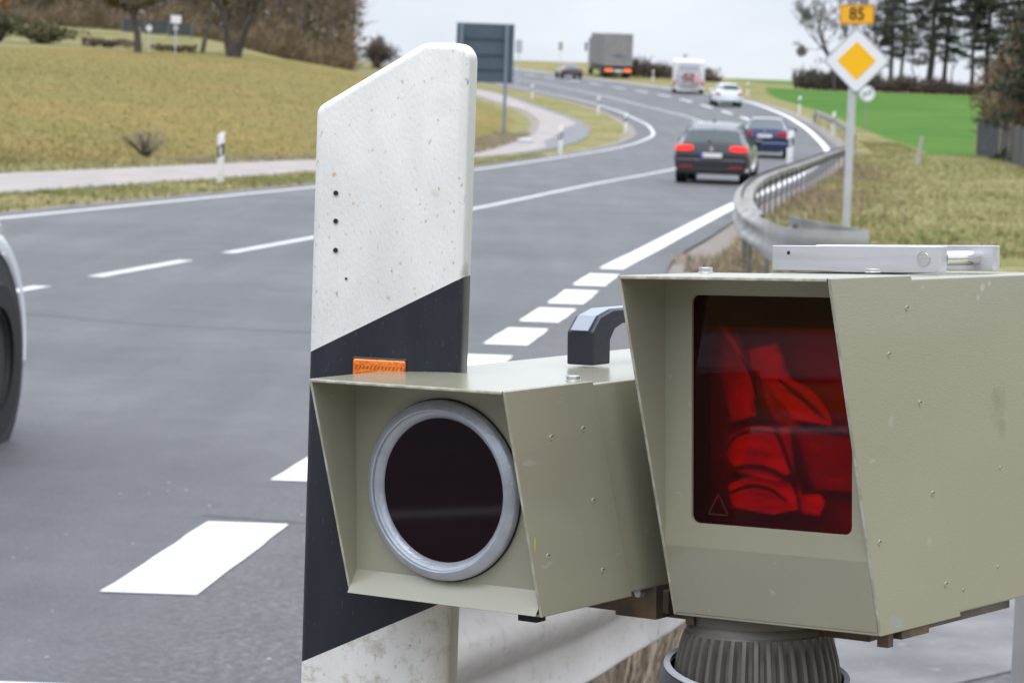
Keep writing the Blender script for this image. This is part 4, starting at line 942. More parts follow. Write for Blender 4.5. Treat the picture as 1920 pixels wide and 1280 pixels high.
def mirror(parent,x,y,z,m):
    s=1 if x>0 else -1; mb=MB(); mb.box(min(x,x+s*.20),max(x,x+s*.20),y-.05,y+.06,z-.06,z+.08); mb.build('wing_mirror',m,parent,bevel=.03)
def head(y,kf,dx=0): 
    a=kf(y-2);b_=kf(y+4); return math.atan2((b_-a),6)
def place(o,x,y,hd_):
    """stand the vehicle on the road, pitched with its grade"""
    L_=2.5; z0=hY(y); z1=hY(y+L_); o.location=(x,y,z0+OFF); o.rotation_mode='ZYX'; o.rotation_euler=(math.atan2(z1-z0,L_),0,-hd_)
# --- dark estate car
pd=mat('graphite_metallic',(.012,.013,.017),.3,metal=0,coat=1); pd.node_tree.nodes['Principled BSDF'].inputs['Coat IOR'].default_value=1.5
est=empty('estate_car',label='dark grey estate car with lit red tail lights, nearest on the road ahead',cat='car')
st=[(0,.34,.74,.62,.86,.80,.84,.86,.80),(.05,.28,.84,.62,.905,.93,.84,.98,.72),(.38,.25,.88,.62,.915,.985,.85,1.27,.635),(.74,.25,.89,.62,.915,.985,.86,1.42,.60),(1.5,.25,.89,.62,.915,.98,.865,1.455,.61),(2.5,.25,.89,.62,.915,.97,.865,1.42,.60),(3.35,.25,.89,.6,.91,.95,.86,1.0,.74),(4.3,.27,.87,.58,.88,.84,.80,.86,.68),(4.70,.32,.78,.54,.80,.70,.72,.72,.60)]
car_body(est,st,None,(1,),(5,),pd)
lens(est,[(.44,.82),(.62,.79),(.87,.80),(.88,.915),(.62,.945),(.45,.93)],-.045,.16,redl); lens(est,[(-.44,.82),(-.62,.79),(-.87,.80),(-.88,.915),(-.62,.945),(-.45,.93)],-.045,.16,redl)
plate_(est,-.03,.70); 
mb=MB(); mb.cyl((0,-.045,.855),(0,-.0,.855),.058,n=24); mb.build('badge',chrome,est,smooth=True)
mb=MB(); mb.box(-.86,.86,-.025,.14,.40,.60); mb.build('bumper',pd,est,bevel=.022)
mb=MB(); mb.box(-.82,.82,-.055,.16,.24,.40); mb.build('lower_bumper',dark,est,bevel=.03)
for s in (-1,1): mb=MB(); mb.box(min(s*.45,s*.75),max(s*.45,s*.75),-.062,-.05,.40,.43); mb.build('reflector',redo,est)
mb=MB(); mb.box(-.02,.02,.55,.62,1.49,1.58); mb.build('antenna_fin',dark,est,bevel=.01)
mb=MB(); mb.cyl((-.06,.10,1.06),(.28,.14,1.05),.012,n=6); mb.box(-.09,-.03,.04,.12,1.0,1.06); mb.build('rear_wiper',dark,est)
arches(est,0,(.90,3.72),.37,.905)
for x in (-.80,.80):
    for y in (.90,3.72): wheel(est,x,y,.33,.225)
for x in (-.86,.86): mirror(est,x,2.75,1.0,pd)
for s in (-1,1): mb=MB(); mb.cyl((s*.60,.55,1.515),(s*.60,2.5,1.50),.016,n=8); mb.build('roof_rail',chrome,est)
# --- blue saloon
pb_=mat('deep_blue_paint',(.010,.028,.095),.18,metal=.3,coat=1)
sal=empty('saloon_car',label='dark blue saloon car with white plate, just ahead of the grey estate',cat='car')
st=[(0,.34,.74,.62,.86,.88,.80,.93,.72),(.05,.28,.84,.62,.90,1.00,.82,1.03,.70),(.55,.26,.87,.62,.91,1.02,.83,1.06,.68),(1.15,.25,.89,.62,.91,.99,.84,1.36,.56),(1.6,.25,.89,.62,.91,.98,.85,1.41,.57),(2.5,.25,.89,.62,.91,.97,.85,1.38,.57),(3.3,.25,.89,.6,.90,.95,.85,.98,.74),(4.3,.27,.87,.58,.88,.84,.80,.86,.68),(4.75,.32,.78,.54,.80,.70,.72,.72,.60)]
car_body(sal,st,None,(2,),(5,),pb_)
for s in (-1,1): lens(sal,[(s*.42,.80),(s*.86,.78),(s*.88,.93),(s*.50,.95)],-.04,.18,redo)
plate_(sal,-.03,.80,eu=False)
mb=MB(); mb.cyl((0,-.03,.97),(0,.02,.98),.045,n=20); mb.build('badge',chrome,sal)
mb=MB(); mb.box(-.86,.86,-.05,.14,.30,.58); mb.build('bumper',pb_,sal,bevel=.05)
mb=MB(); mb.box(-.60,.60,-.06,.14,.22,.32); mb.build('lower_bumper',dark,sal,bevel=.02)
arches(sal,0,(.95,3.78),.37,.90)
for x in (-.80,.80):
    for y in (.95,3.78): wheel(sal,x,y,.33,.225)
for x in (-.86,.86): mirror(sal,x,2.70,1.0,pb_)
# --- white hatchback
pw=mat('white_paint',(.72,.76,.80),.22,coat=1)
hat=empty('hatchback_car',label='white hatchback behind the camper van, small in the distance',cat='car')
st=[(0,.34,.70,.60,.84,.82,.80,.90,.74),(.06,.28,.80,.60,.88,.92,.80,1.0,.66),(.36,.25,.84,.60,.89,.96,.80,1.34,.55),(.60,.25,.86,.60,.89,.96,.82,1.40,.57),(2.0,.25,.86,.60,.89,.95,.82,1.38,.57),(2.8,.25,.86,.58,.88,.93,.82,.97,.70),(3.6,.27,.84,.56,.86,.84,.78,.86,.66),(4.0,.32,.74,.52,.78,.70,.70,.72,.58)]
car_body(hat,st,None,(1,),(4,),pw)
for s in (-1,1): lens(hat,[(s*.52,.76),(s*.84,.72),(s*.86,.92),(s*.60,.88)],-.03,.14,redo)
mb=MB(); mb.box(-.50,.50,-.04,.16,.22,.36); mb.build('lower_bumper',dark,hat,bevel=.02)
arches(hat,0,(.72,3.2),.35,.875)
for x in (-.77,.77):
    for y in (.72,3.2): wheel(hat,x,y,.31,.2,6)
for x in (-.83,.83): mirror(hat,x,2.35,.98,pw)
# --- small dark car in the oncoming side
pk=mat('dark_red_grey_paint',(.055,.045,.055),.3,metal=.3,coat=.6)
dk=empty('sports_car',label='low dark car left of the truck near the crest',cat='car')
st=[(0,.30,.74,.52,.88,.72,.80,.78,.72),(.06,.26,.84,.52,.92,.82,.82,.86,.68),(.5,.25,.88,.52,.93,.85,.80,.90,.62),(1.2,.25,.88,.52,.93,.84,.80,1.16,.52),(1.9,.25,.88,.52,.93,.83,.80,1.20,.52),(2.6,.25,.88,.52,.92,.80,.80,.84,.66),(3.9,.27,.86,.50,.88,.70,.78,.72,.62),(4.3,.30,.74,.46,.78,.58,.70,.60,.56)]
car_body(dk,st,None,(2,),(4,),pk)
for s in (-1,1): lens(dk,[(s*.48,.62),(s*.86,.60),(s*.86,.72),(s*.50,.74)],-.03,.12,redo)
for x in (-.80,.80):
    for y in (.75,3.4): wheel(dk,x,y,.32,.23,6)
# --- camper van
cw=mat('camper_white',(.74,.74,.76),.35,coat=.4,col2=(.68,.68,.70),scale=2); 
cv=empty('camper_van',label='white camper van with bicycles on a rear rack and a red-white warning board',cat='camper van')
mb=MB(); mb.add([(-1.15,0,.55),(1.15,0,.55),(1.15,5.2,.55),(-1.15,5.2,.55),(-1.15,.0,2.75),(1.15,.0,2.75),(1.15,5.9,2.80),(-1.15,5.9,2.80)],[(0,3,2,1),(4,5,6,7),(0,1,5,4),(1,2,6,5),(2,3,7,6),(3,0,4,7)]); mb.build('living_cabin',cw,cv,bevel=.12,bseg=4)
mb=MB(); mb.add([(-.98,4.9,.45),(.98,4.9,.45),(.95,7.0,.45),(-.95,7.0,.45),(-.98,4.9,1.95),(.98,4.9,1.95),(.93,7.0,1.05),(-.93,7.0,1.05),(-.90,5.9,1.95),(.90,5.9,1.95)],[(0,3,2,1),(0,1,5,4),(1,2,6,9,5),(2,3,7,6),(3,0,4,8,7),(4,5,9,8),(8,9,6,7)]); mb.build('driver_cab',cw,cv,bevel=.05)
mb=MB(); mb.box(-1.12,1.12,-.06,.1,.34,.62); mb.build('rear_bumper',cw,cv,bevel=.05)
mb=MB(); mb.box(-.75,.75,-.015,.01,1.95,2.35); mb.build('rear_window',mat('camper_window',(.40,.42,.48),.2),cv,bevel=.01)
mb=MB()
for k in range(9): mb.box(-.70+k*.16,-.54+k*.16,-.02,-.002,2.47,2.58)
mb.build('rear_stripe',mat('camper_stripe',(.50,.50,.62),.5),cv)
for s in (-1,1): mb=MB(); mb.box(min(s*.95,s*1.12),max(s*.95,s*1.12),-.03,.02,.62,1.05); mb.build('tail_light',redo,cv,bevel=.01)
rk=empty('bicycle_rack',(0,-.08,.8)); rk.parent=cv
mb=MB(); mb.tube([(-.80,-.25,0),(.80,-.25,0)],.03); mb.tube([(-.80,-.02,0),(-.80,-.02,1.15),(.8,-.02,1.15),(.8,-.02,0)],.025); mb.box(-.8,.8,-.42,-.02,-.03,0); mb.build('rack_frame',mat('rack_grey',(.4,.4,.42),.5,metal=.4),rk)
def bicycle(par,y,m,flip):
    b_=empty('bicycle',(0,y,.36)); b_.parent=par; mb=MB()
    for x in (-.52,.52): mb.lathe([(.33,-.02),(.35,0),(.33,.02),(.31,0)],28,'y',(x,0,0),closed=True)
    mb.build('bicycle_wheels',tyre,b_,smooth=True)
    mb=MB(); f=flip; mb.tube([(-.52*f,0,0),(-.05*f,0,-.04),(.38*f,0,.50),(-.18*f,0,.52),(-.05*f,0,-.04)],.045); mb.tube([(-.52*f,0,0),(-.18*f,0,.52),(-.20*f,0,.62)],.035); mb.tube([(.38*f,0,.50),(.52*f,0,0)],.035); mb.build('bicycle_frame',m,b_)
bicycle(rk,-.16,mat('bike_red',(.45,.06,.05),.4),1); bicycle(rk,-.32,mat('bike_brown',(.28,.12,.07),.4),-1)
mb=MB(); mb.add([(.30,-.42,1.05-.05),(.85,-.42,1.05-.05),(.85,-.42,1.52),(.30,-.42,1.52)],[(0,1,2,3)])
wb=mb.build('warning_board',mat('board_red_pink',(.72,.10,.16),.5),cv,solid=.01)
mb=MB()
for k in range(3): x=.34+k*.17; mb.add([(x,-.428,1.02),(x+.08,-.428,1.02),(x+.14,-.428,1.50),(x+.06,-.428,1.50)],[(0,1,2,3)])
mb.build('board_stripes',mat('board_white',(.78,.70,.72),.5),wb,recalc=False)
for x in (-1.0,1.0):
    for y in (1.3,5.6): wheel(cv,x,y,.35,.24,5)
# --- truck
tp=mat('truck_tarpaulin',(.27,.255,.265),.6,col2=(.225,.215,.22),scale=1.5,bump=.2,bscale=3)
tk=empty('truck',label='grey curtain-sided articulated truck with orange-red rear lights near the crest',cat='truck')
mb=MB(); mb.box(-1.25,1.25,.0,13.4,1.12,3.98); mb.build('trailer_box',tp,tk,bevel=.03)
mb=MB()
for k in range(18): mb.box(-1.275,-1.248,.35+k*.74,.41+k*.74,1.14,3.9)
mb.build('curtain_straps',mat('strap_grey',(.24,.235,.25),.6),tk); mb=MB()
for k in range(18): mb.box(1.248,1.275,.35+k*.74,.41+k*.74,1.14,3.9)
mb.build('curtain_straps',mat('strap_grey',(.24,.235,.25),.6),tk)
mb=MB(); mb.box(-1.27,1.27,-.015,.01,3.90,4.0); mb.box(-1.27,1.27,-.015,.01,1.10,1.22)
for x in (-1.27,-.02,1.22): mb.box(x,x+.05,-.02,.01,1.15,3.95)
mb.build('rear_door_frame',mat('door_frame_grey',(.30,.30,.32),.5),tk)
mb=MB(); mb.add([(-.35,-.012,1.95),(0,-.012,1.68),(.35,-.012,1.95),(0,-.012,2.28)],[(0,1,2,3)]); mb.add([(-.70,-.012,1.90),(.70,-.012,1.90),(.70,-.012,2.04),(-.70,-.012,2.04)],[(0,1,2,3)]); mb.build('rear_emblem',mat('faded_emblem_blue',(.14,.17,.21),.6),tk,recalc=False)
mb=MB(); mb.box(-1.1,1.1,.3,12.5,.85,1.1); mb.box(-1.2,1.2,2,6.5,.45,1.0); mb.build('chassis',dark,tk)
mb=MB(); mb.box(-1.2,1.2,-.04,.10,.50,.80); mb.build('under_ride_bar',mat('bar_grey',(.30,.28,.27),.5),tk,bevel=.01)
ol=mat('truck_light_orange',(.9,.16,.02),.3,emit=(1,.12,.03),estr=.9)
for s in (-1,1): mb=MB(); mb.box(min(s*.55,s*1.18),max(s*.55,s*1.18),-.07,-.03,.60,.84); mb.build('tail_light',ol,tk,bevel=.01)
for s in (-1,1): mb=MB(); mb.box(min(s*.60,s*1.2),max(s*.60,s*1.2),.25,.30,.25,.62); mb.build('mud_flap',dark,tk)
mb=MB(); mb.box(-.3,.3,-.06,-.03,.55,.72); mb.build('number_plate',platem,tk)
mb=MB(); mb.box(-1.24,1.24,14.2,16.4,.5,3.6); mb.build('cab',mat('cab_grey',(.25,.25,.27),.4),tk,bevel=.15)
mb=MB(); mb.box(-1.62,-1.42,15.6,15.7,2.2,3.0); mb.box(-1.45,-1.2,15.62,15.66,2.9,2.95); mb.build('wing_mirror',dark,tk,bevel=.02)
mb=MB(); mb.box(1.42,1.62,15.6,15.7,2.2,3.0); mb.box(1.2,1.45,15.62,15.66,2.9,2.95); mb.build('wing_mirror',dark,tk,bevel=.02)
for y in (1.6,2.9,4.2,15.3):
    for x in (-1.02,1.02): wheel(tk,x,y,.50,.36,6)
# --- white car passing close on the left
pcw=mat('pearl_white_paint',(.80,.83,.87),.2,coat=1)
suv=empty('passing_car',label='white car passing close at the left edge, only front wheel and wing showing',cat='car')
SL=4.55
st=[(0,.36,.74,.66,.86,.95,.80,1.02,.74),(.08,.30,.86,.66,.91,1.05,.84,1.12,.70),(.45,.28,.90,.66,.93,1.08,.85,1.50,.60),(.8,.28,.90,.66,.93,1.08,.86,1.58,.62),(2.2,.28,.90,.66,.93,1.12,.87,1.62,.62),(3.0,.28,.90,.66,.935,1.27,.90,1.34,.82),(3.6,.30,.90,.74,.935,1.25,.91,1.32,.82),(4.02,.32,.86,.70,.88,1.03,.82,1.09,.70),(4.32,.34,.70,.60,.74,.88,.68,.92,.54),(4.46,.38,.52,.54,.58,.76,.52,.78,.40)]
car_body(suv,st,None,(1,),(4,),pcw)
for y in (.85,3.62):
    for s in (-1,1):
        mb=MB(); mb.cyl((s*.70,y,.40),(s*.935,y,.41),.475,n=40); mb.build('wheel_arch',dark,suv,smooth=True)
        mb=MB(); 
        v=[]; 
        for k in range(25):
            a=R(-8+196*k/24)
            for r_,x_ in ((.475,.938),(.495,.943),(.54,.93)): v.append((s*x_,y+r_*math.cos(a),.41+r_*math.sin(a)))
        mb.add(v,[(k*3+j,k*3+j+1,k*3+j+4,k*3+j+3) for k in range(24) for j in range(2)]); mb.build('arch_lip',pcw,suv,smooth=True)
for x in (-.845,.845):
    for y in (.85,3.62): wheel(suv,x,y,.375,.24,5)
for x in (-.88,.88): mirror(suv,x,2.75,1.12,pcw)
for s in (-1,1):
    lens(suv,[(s*.55,.95),(s*.84,.93),(s*.86,1.05),(s*.55,1.06)],-.02,.2,redo); lens(suv,[(s*.45,.72),(s*.70,.74),(s*.66,.84),(s*.42,.82)],4.25,4.47,mat('headlamp_glass',(.6,.62,.65),.1,coat=1),'headlight')
def cardir(x0,y0,x1,y1): return math.atan2(x1-x0,y1-y0)
place(est,4.70,65.2,cardir(4.5,60,6.3,72)); place(sal,8.90,97,cardir(9.2,95,10.9,108)); place(hat,13.3,171,R(-2)); place(cv,12.25,196,R(2.5)); cv.scale=(1,1,.86); place(tk,8.75,243,R(-4)); place(dk,4.45,233,R(-9))
WX,WY=-2.40,11.8; hd0=math.atan(.115)
place(suv,WX-.845*math.cos(hd0)-3.62*math.sin(hd0),WY-3.62*math.cos(hd0)+.845*math.sin(hd0),hd0)
# ---------------------------------------------------------------- vegetation
bark=mat('bark_grey_brown',(.085,.070,.055),.9,col2=(.15,.13,.105),scale=6); barkd=mat('bark_dark',(.045,.038,.032),.9,col2=(.08,.07,.06),scale=6)
twig=mat('bare_twigs',(.15,.108,.068),.9,col2=(.235,.168,.100),scale=1.5); twigd=mat('dark_twigs',(.10,.082,.066),.9,col2=(.16,.135,.11),scale=1.5)
leafo=mat('olive_leaves',(.085,.068,.028),.8,col2=(.155,.112,.036),scale=.25,lo=.4,hi=.6); leafd=mat('dark_pine_needles',(.020,.034,.018),.85,col2=(.050,.066,.034),scale=1.2); leafb=mat('rusty_leaves',(.26,.12,.03),.8,col2=(.38,.20,.05),scale=2)
def rndvec(r): 
    while True:
        v=Vector((r.uniform(-1,1),r.uniform(-1,1),r.uniform(-1,1)))
        if .05<v.length<1: return v.normalized()
def twig_quad(mb,p,d,l,wd,mi=0):
    s=d.cross(Vector((.3,1,.2))).normalized()*wd; q_=p+d*l
    mb.add([p-s,p+s,q_+s*.25,q_-s*.25],[(0,1,2,3)],mi)
def leaf(mb,p,sz,r,mi=0):
    a=rndvec(r)*sz; b_=rndvec(r)*sz; mb.add([p-a,p-b_,p+a,p+b_],[(0,1,2,3)],mi)
def bare_tree(r,h,tr,tk_,lean=0,twigs=14,forks=2,spread=.55,first=.22,leaves=0,lsz=.12,depth=5,tw=.012):
    T_=MB(); Cn=MB()
    def grow(p,d,l,rad,lev):
        n=3; pts=[p]; dd=d.copy()
        for k in range(n):
            dd=(dd+rndvec(r)*.16+Vector((0,0,.05))).normalized(); pts.append(pts[-1]+dd*l/n)
        r1=rad*.62
        for k in range(n):
            a=rad+(r1-rad)*k/n; b_=rad+(r1-rad)*(k+1)/n
            if lev<3: T_.cyl(pts[k],pts[k+1],a,b_,6 if lev<2 else 4,caps=False)
            else: Cn.cyl(pts[k],pts[k+1],a,b_,3,caps=False)
        if lev>=depth-1:
            for k in range(twigs):
                q_=pts[r.randint(1,n)]; td=(dd*.7+rndvec(r)*.8).normalized(); twig_quad(Cn,q_,td,l*r.uniform(.35,.9),tw)
            for k in range(leaves): leaf(Cn,pts[r.randint(0,n)]+rndvec(r)*l*.5,lsz*r.uniform(.6,1.3),r,1)
            return
        kids=r.choice((2,3)) if lev else forks
        for k in range(kids):
            nd=(dd+rndvec(r)*spread+Vector((0,0,.12))).normalized(); grow(pts[-1],nd,l*r.uniform(.62,.82),r1*r.uniform(.75,.95),lev+1)
        if lev>0 and lev<4:
            nd=(dd*.5+rndvec(r)*.9).normalized(); grow(pts[2],nd,l*.55,r1*.5,lev+1)
    grow(Vector((0,0,-.3)),Vector((lean,0,1)).normalized(),h*first+.3,tr,0)
    return T_,Cn
def put_tree(name,Tm,Cn,mt,mc,x,y,rz,label,group=None,cat='tree',sc=1):
    e=empty(name,(x,y,T(x,y)),rz,label,cat,group); e.scale=(sc,sc,sc)
    if isinstance(Tm,MB): Tm=Tm.build('trunk',mt,None,smooth=True,recalc=False); Cn=Cn.build('crown',mc,None,recalc=False); Tm.parent=e; Cn.parent=e; return e,(Tm,Cn)
    for o in (Tm,Cn): c_=o.copy(); C.objects.link(c_); c_.parent=e
    return e,(Tm,Cn)
rnd=random.Random(11)
# three field trees in front of the left wood
a=bare_tree(rnd,11,.30,0,lean=-.02,twigs=12,forks=2,first=.16,leaves=60,lsz=.15)
put_tree('field_tree',*a,barkd,[twigd,leafo],-24.1,168.3,0,'dark short-trunked tree before the left wood, leftmost of the three field trees',)
a=bare_tree(rnd,12,.20,0,lean=.03,twigs=12,forks=1,first=.26,leaves=50,lsz=.15)
put_tree('field_tree',*a,bark,[twig,leafo],-21.4,179,0,'slim upright tree before the left wood, middle of the three field trees')
e=empty('field_tree',(-19.1,177.6,T(-19.1,177.6)),0,'thick twin-stemmed tree before the left wood, rightmost and largest field tree','tree')
T_=MB(); Cn=MB()
for sx_,ln_ in ((-.25,-.16),(.28,.20)):
    a,b_=bare_tree(rnd,13,.30,0,lean=ln_,twigs=12,forks=2,first=.24,leaves=46,lsz=.15)
    T_.add([(v_[0]+sx_*.6,v_[1],v_[2]) for v_ in a.v],a.f); k=len(Cn.v); Cn.v+=[(v_[0]+sx_*.6,v_[1],v_[2]) for v_ in b_.v]; Cn.f+=[tuple(i+k for i in f) for f in b_.f]; Cn.m+=b_.m
T_.cyl((0,0,-.3),(0,0,.9),.52,.44,10); T_.build('trunk',barkd,e,smooth=True,recalc=False); Cn.build('crown',[twigd,leafo],e,recalc=False)
# the left wood: one mass of trunks, brush and twigs
def wood(name,xf,y0,y1,ntr,nbr,hmax,mats,label,seed,leafshare=.3,yw=None,zmax=None,tlo=.06,thi=.22):
    r=random.Random(seed); mb=MB()
    for k in range(ntr):
        y=r.uniform(y0,y1); a_,b_=xf(y); x=r.uniform(a_,b_); z=T(x,y); h=hmax*r.uniform(.6,1.05); rad=r.uniform(tlo,thi); ln_=Vector((r.gauss(0,.04),r.gauss(0,.04),1))
        p=Vector((x,y,z-.3)); 
        for j in range(4): q_=p+ln_*h/4+Vector((r.gauss(0,.12),0,0)); mb.cyl(p,q_,rad*(1-j*.2),rad*(.8-j*.2),5,0,caps=False); p=q_
        for j in range(int(nbr/ntr)):
            t_=r.random()**.8; bp_=Vector((x,y,z))+ln_*h*t_; d=rndvec(r); d.z=abs(d.z)*.8+.15; d.normalize()
            if r.random()<leafshare: leaf(mb,bp_+rndvec(r)*r.uniform(.3,2.0),r.uniform(.10,.26),r,2)
            else: twig_quad(mb,bp_+rndvec(r)*.8,d,r.uniform(.6,2.4),r.uniform(.015,.05),1)
    o=mb.build(name,mats,None,recalc=False); tag(o,label,'wood',kind='stuff'); return o
def xf_left(y): return (-.27*y-2,-.0600*y-.4-.6*max(0,(y-225)/20))
wood('woodland',xf_left,206,262,300,64000,15,[twigd,twig,leafo],'brown leafless wood with olive patches behind the left field',3,.42)
r=random.Random(21)
# low brush along the wood's foot
mb=MB()
for k in range(26000):
    y=r.uniform(200,209); x=r.uniform(-58,-.0600*y-.5); z=T(x,y); 
    hh=r.random()**1.6*2.6*(.6+.4*math.sin(x*.9)+.3*math.sin(x*.37+1))
    if y<203: hh*=.5
    d=rndvec(r); d.z=abs(d.z)+.4; d.normalize(); twig_quad(mb,Vector((x,y,z+max(0,hh))),d,r.uniform(.3,1.2),r.uniform(.015,.045),r.choice((0,0,0,1)))
o=mb.build('undergrowth',[twig,leafo],None,recalc=False); tag(o,'brown brush along the foot of the left wood','undergrowth',kind='stuff')
def bush(x,y,w_,h_,n,label,mats,sh=(0,1),seed=1,lsz=.12,name='bush',cat='bush',dl=None):
    r=random.Random(seed); st_=MB(); fo=MB(); dl=dl or w_*.6
    for k in range(14):
        a=r.uniform(0,6.28); d=Vector((math.cos(a)*w_*.5*r.random(),math.sin(a)*dl*.5*r.random(),h_*r.uniform(.5,.95))); st_.cyl((0,0,-.1),d*.5+Vector((0,0,.0)),.035,.02,4,caps=False); st_.cyl(d*.5,d,.02,.008,4,caps=False)
    for k in range(n):
        v=rndvec(r); t_=r.random()**.45; bmp=.8+.25*math.sin(v.x*5+seed)+.2*math.sin(v.y*7+v.z*6)
        p=Vector((v.x*w_*.5*t_*bmp,v.y*dl*.5*t_*bmp,max(.03,h_*.48+v.z*h_*.5*t_*bmp)))
        if r.random()<.45: d=rndvec(r); d.z=abs(d.z); twig_quad(fo,p,d,r.uniform(.2,.7)*h_*.25,.008+.006*h_,0)
        else: leaf(fo,p,lsz*r.uniform(.5,1.3),r,1)
    e=empty(name,(x,y,T(x,y)),0,label,cat); st_.build('stems',barkd,e,recalc=False); fo.build('foliage',mats,e,recalc=False); return e
olv=mat('bush_olive',(.085,.085,.035),.9,col2=(.15,.14,.06),scale=2); brn=mat('bush_brown',(.10,.07,.05),.9,col2=(.17,.12,.085),scale=2)
bush(-31.0,174.5,5.4,1.4,2600,'low dark olive bush at the top edge of the left field',[twigd,olv],seed=2)
bush(-33.8,173.5,4.6,2.3,2600,'tall dark bush at the far left end of the field edge',[twigd,olv],seed=3)
bush(-27.2,175.5,4.6,.6,1100,'low brown scrub between the dark olive bush and the first field tree',[twigd,brn],seed=4)
bush(-22.8,176.5,3.6,.5,800,'small brown scrub between the left and middle field trees',[twigd,brn],seed=5)
bush(-36.5,185,3.2,3.4,2400,'orange-leaved bush cut by the upper left corner',[twig,leafb],seed=6)
bush(-9.64,69.3,1.9,.75,620,'small dry leafless shrub in the left field behind the cycle path',[mat('dry_stalks',(.26,.21,.17),.9),mat('dry_seed_heads',(.28,.21,.17),.9)],seed=7,lsz=.018)
bush(-13.4,250,4.2,3.0,2600,'grey-brown bush at the right end of the left wood on the skyline',[twigd,brn],seed=8)
# hedge right of the truck and on the right skyline
def hedge(name,pts,h_,dpt,n,mats,label,seed):
    r=random.Random(seed); mb=MB(); L_=len(pts)-1
    for k in range(n):
        t_=r.random()*L_; i=int(t_); f=t_-i; x=pts[i][0]*(1-f)+pts[i+1][0]*f; y=pts[i][1]*(1-f)+pts[i+1][1]*f
        hh=h_(t_/L_)*(.85+.25*math.sin(t_*9+seed)+.15*math.sin(t_*23)); v=rndvec(r)
        p=Vector((x+v.x*.8,y+v.y*dpt,T(x,y)+max(.05,hh*r.random()**.7)))
        if r.random()<.6: d=rndvec(r); d.z=abs(d.z)+.2; twig_quad(mb,p,d.normalized(),r.uniform(.3,.9),.03,0)
        else: leaf(mb,p,r.uniform(.10,.22),r,1)
    x,y=pts[0]; o=mb.build(name,mats,None,recalc=False); tag(o,label,'hedge'); return o
hedge('hedge',[(8.5,262),(10.2,256),(12.6,250),(15.4,247),(17.6,245)],lambda t_:1.9-1.5*t_,.9,4200,[twigd,mat('hedge_brown',(.085,.05,.04),.9)],'dark brown hedge on the crest between truck and camper van',1)
hedge('hedge',[(24.6,236),(27.0,237),(29.6,238),(31.5,238)],lambda t_:1.35,.9,5200,[twigd,mat('hedge_dark',(.05,.042,.04),.9)],'dark hedge behind the green field, left of the diamond sign',2)
hedge('hedge',[(31.8,238),(36,239),(41,240),(47,241),(52,242)],lambda t_:.85+.3*math.sin(t_*8),1.0,7000,[twigd,mat('hedge_red_brown',(.075,.05,.042),.9)],'low dark hedge under the pines behind the green field',3)
bush(17.9,262,2.0,.5,260,'tiny scrub on the skyline right of the white car',[twigd,brn],seed=9)
bush(21.0,300,3.0,1.0,300,'small dark shrub on the skyline left of the bare trees',[twigd,olv],seed=10)
# bare trees behind the diamond sign
lab=['leaning bare tree left of the diamond sign, with a mistletoe ball','bare tree directly behind the diamond sign plate','bare tree showing between the diamond sign and the first pine']
for k,(x,y,ln_,h) in enumerate(((27.6,236,-.20,15),(29.6,240,-.05,16),(31.0,241,.05,15))):
    a=bare_tree(rnd,h,.22,0,lean=ln_,twigs=9,forks=3,first=.17,spread=.42,depth=6,tw=.010)
    e,_=put_tree('bare_tree',*a,barkd,[twigd],x,y,0,lab[k])
    if k==0:
        for (bx_,bz_) in ((-3.0,3.2),(-2.6,6.4)):
            cv_=min((c_ for c_ in a[1].v if c_[2]>1),key=lambda c_:(c_[0]-bx_)**2+(c_[2]-bz_)**2+.3*c_[1]**2); bx_,bz_=cv_[0],cv_[2]
            mb=MB(); r=random.Random(3)
            for j in range(500): v=rndvec(r); leaf(mb,Vector((bx_,0,bz_))+v*.5*r.random()**.4,.07,r)
            mb.build('mistletoe',mat('mistletoe_grey_green',(.14,.14,.09),.9),e,recalc=False)
# pines
def pine(r,h,tr,clumps,low=.3,wd=2.4,lean=0):
    T_=MB(); Cn=MB(); p=Vector((0,0,-.3)); ax=[p]
    for k in range(7): p=p+Vector((lean+r.gauss(0,.07),r.gauss(0,.05),h/7)); ax.append(p)
    for k in range(7): T_.cyl(ax[k],ax[k+1],tr*(1-.11*k),tr*(1-.11*(k+1)),8,caps=False)
    for k in range(clumps):
        t_=low+(1-low)*r.random()**.75; f=t_*7; i=min(6,int(f)); base=ax[i].lerp(ax[i+1],f-i)
        a=r.uniform(0,6.283); ln_=wd*(1.15-t_)*r.uniform(.35,1.1)+.35; d=Vector((math.cos(a),math.sin(a),r.uniform(-.15,.30))); end=base+d*ln_
        T_.cyl(base,end,.045,.015,4,caps=False); rr=r.uniform(.35,.75)
        for j in range(r.randint(55,95)):
            v=rndvec(r); q_=end+Vector((v.x*rr*1.3,v.y*rr*1.3,v.z*rr*.45))*r.random()**.5-d*r.random()*ln_*.35
            leaf(Cn,q_,r.uniform(.05,.13),r)
        for j in range(10): twig_quad(Cn,end-d*ln_*r.random()*.6,rndvec(r),r.uniform(.3,.7),.018,1)
    return T_,Cn
spots=[(32.9,239,14,.22,40,.22,2.3,0,'slim pine just right of the diamond sign, leftmost of the pine row'),
(34.8,246,15,.18,34,.30,2.3,0,'thin pine between the leftmost pine and the thick-stemmed one'),
(36.6,241,15,.36,50,.24,3.0,.02,'thick-stemmed pine above the middle of the green field'),
(38.5,244,15,.24,44,.24,2.6,0,'pine just right of the thick-stemmed one'),
(40.2,240,15,.22,46,.22,2.6,.02,'straight pine in the middle of the dense pine group'),
(42.0,242,16,.28,54,.18,3.0,0,'full dark pine above the right part of the green field'),
(44.0,239,16,.30,64,.14,3.2,-.02,'darkest broad pine, left of the rusty leaves at the right edge'),
(46.4,243,17,.28,60,.12,3.2,0,'dark pine behind the rusty leaves at the right edge'),
(48.8,241,17,.28,56,.12,3.2,0,'pine cut by the right border')]
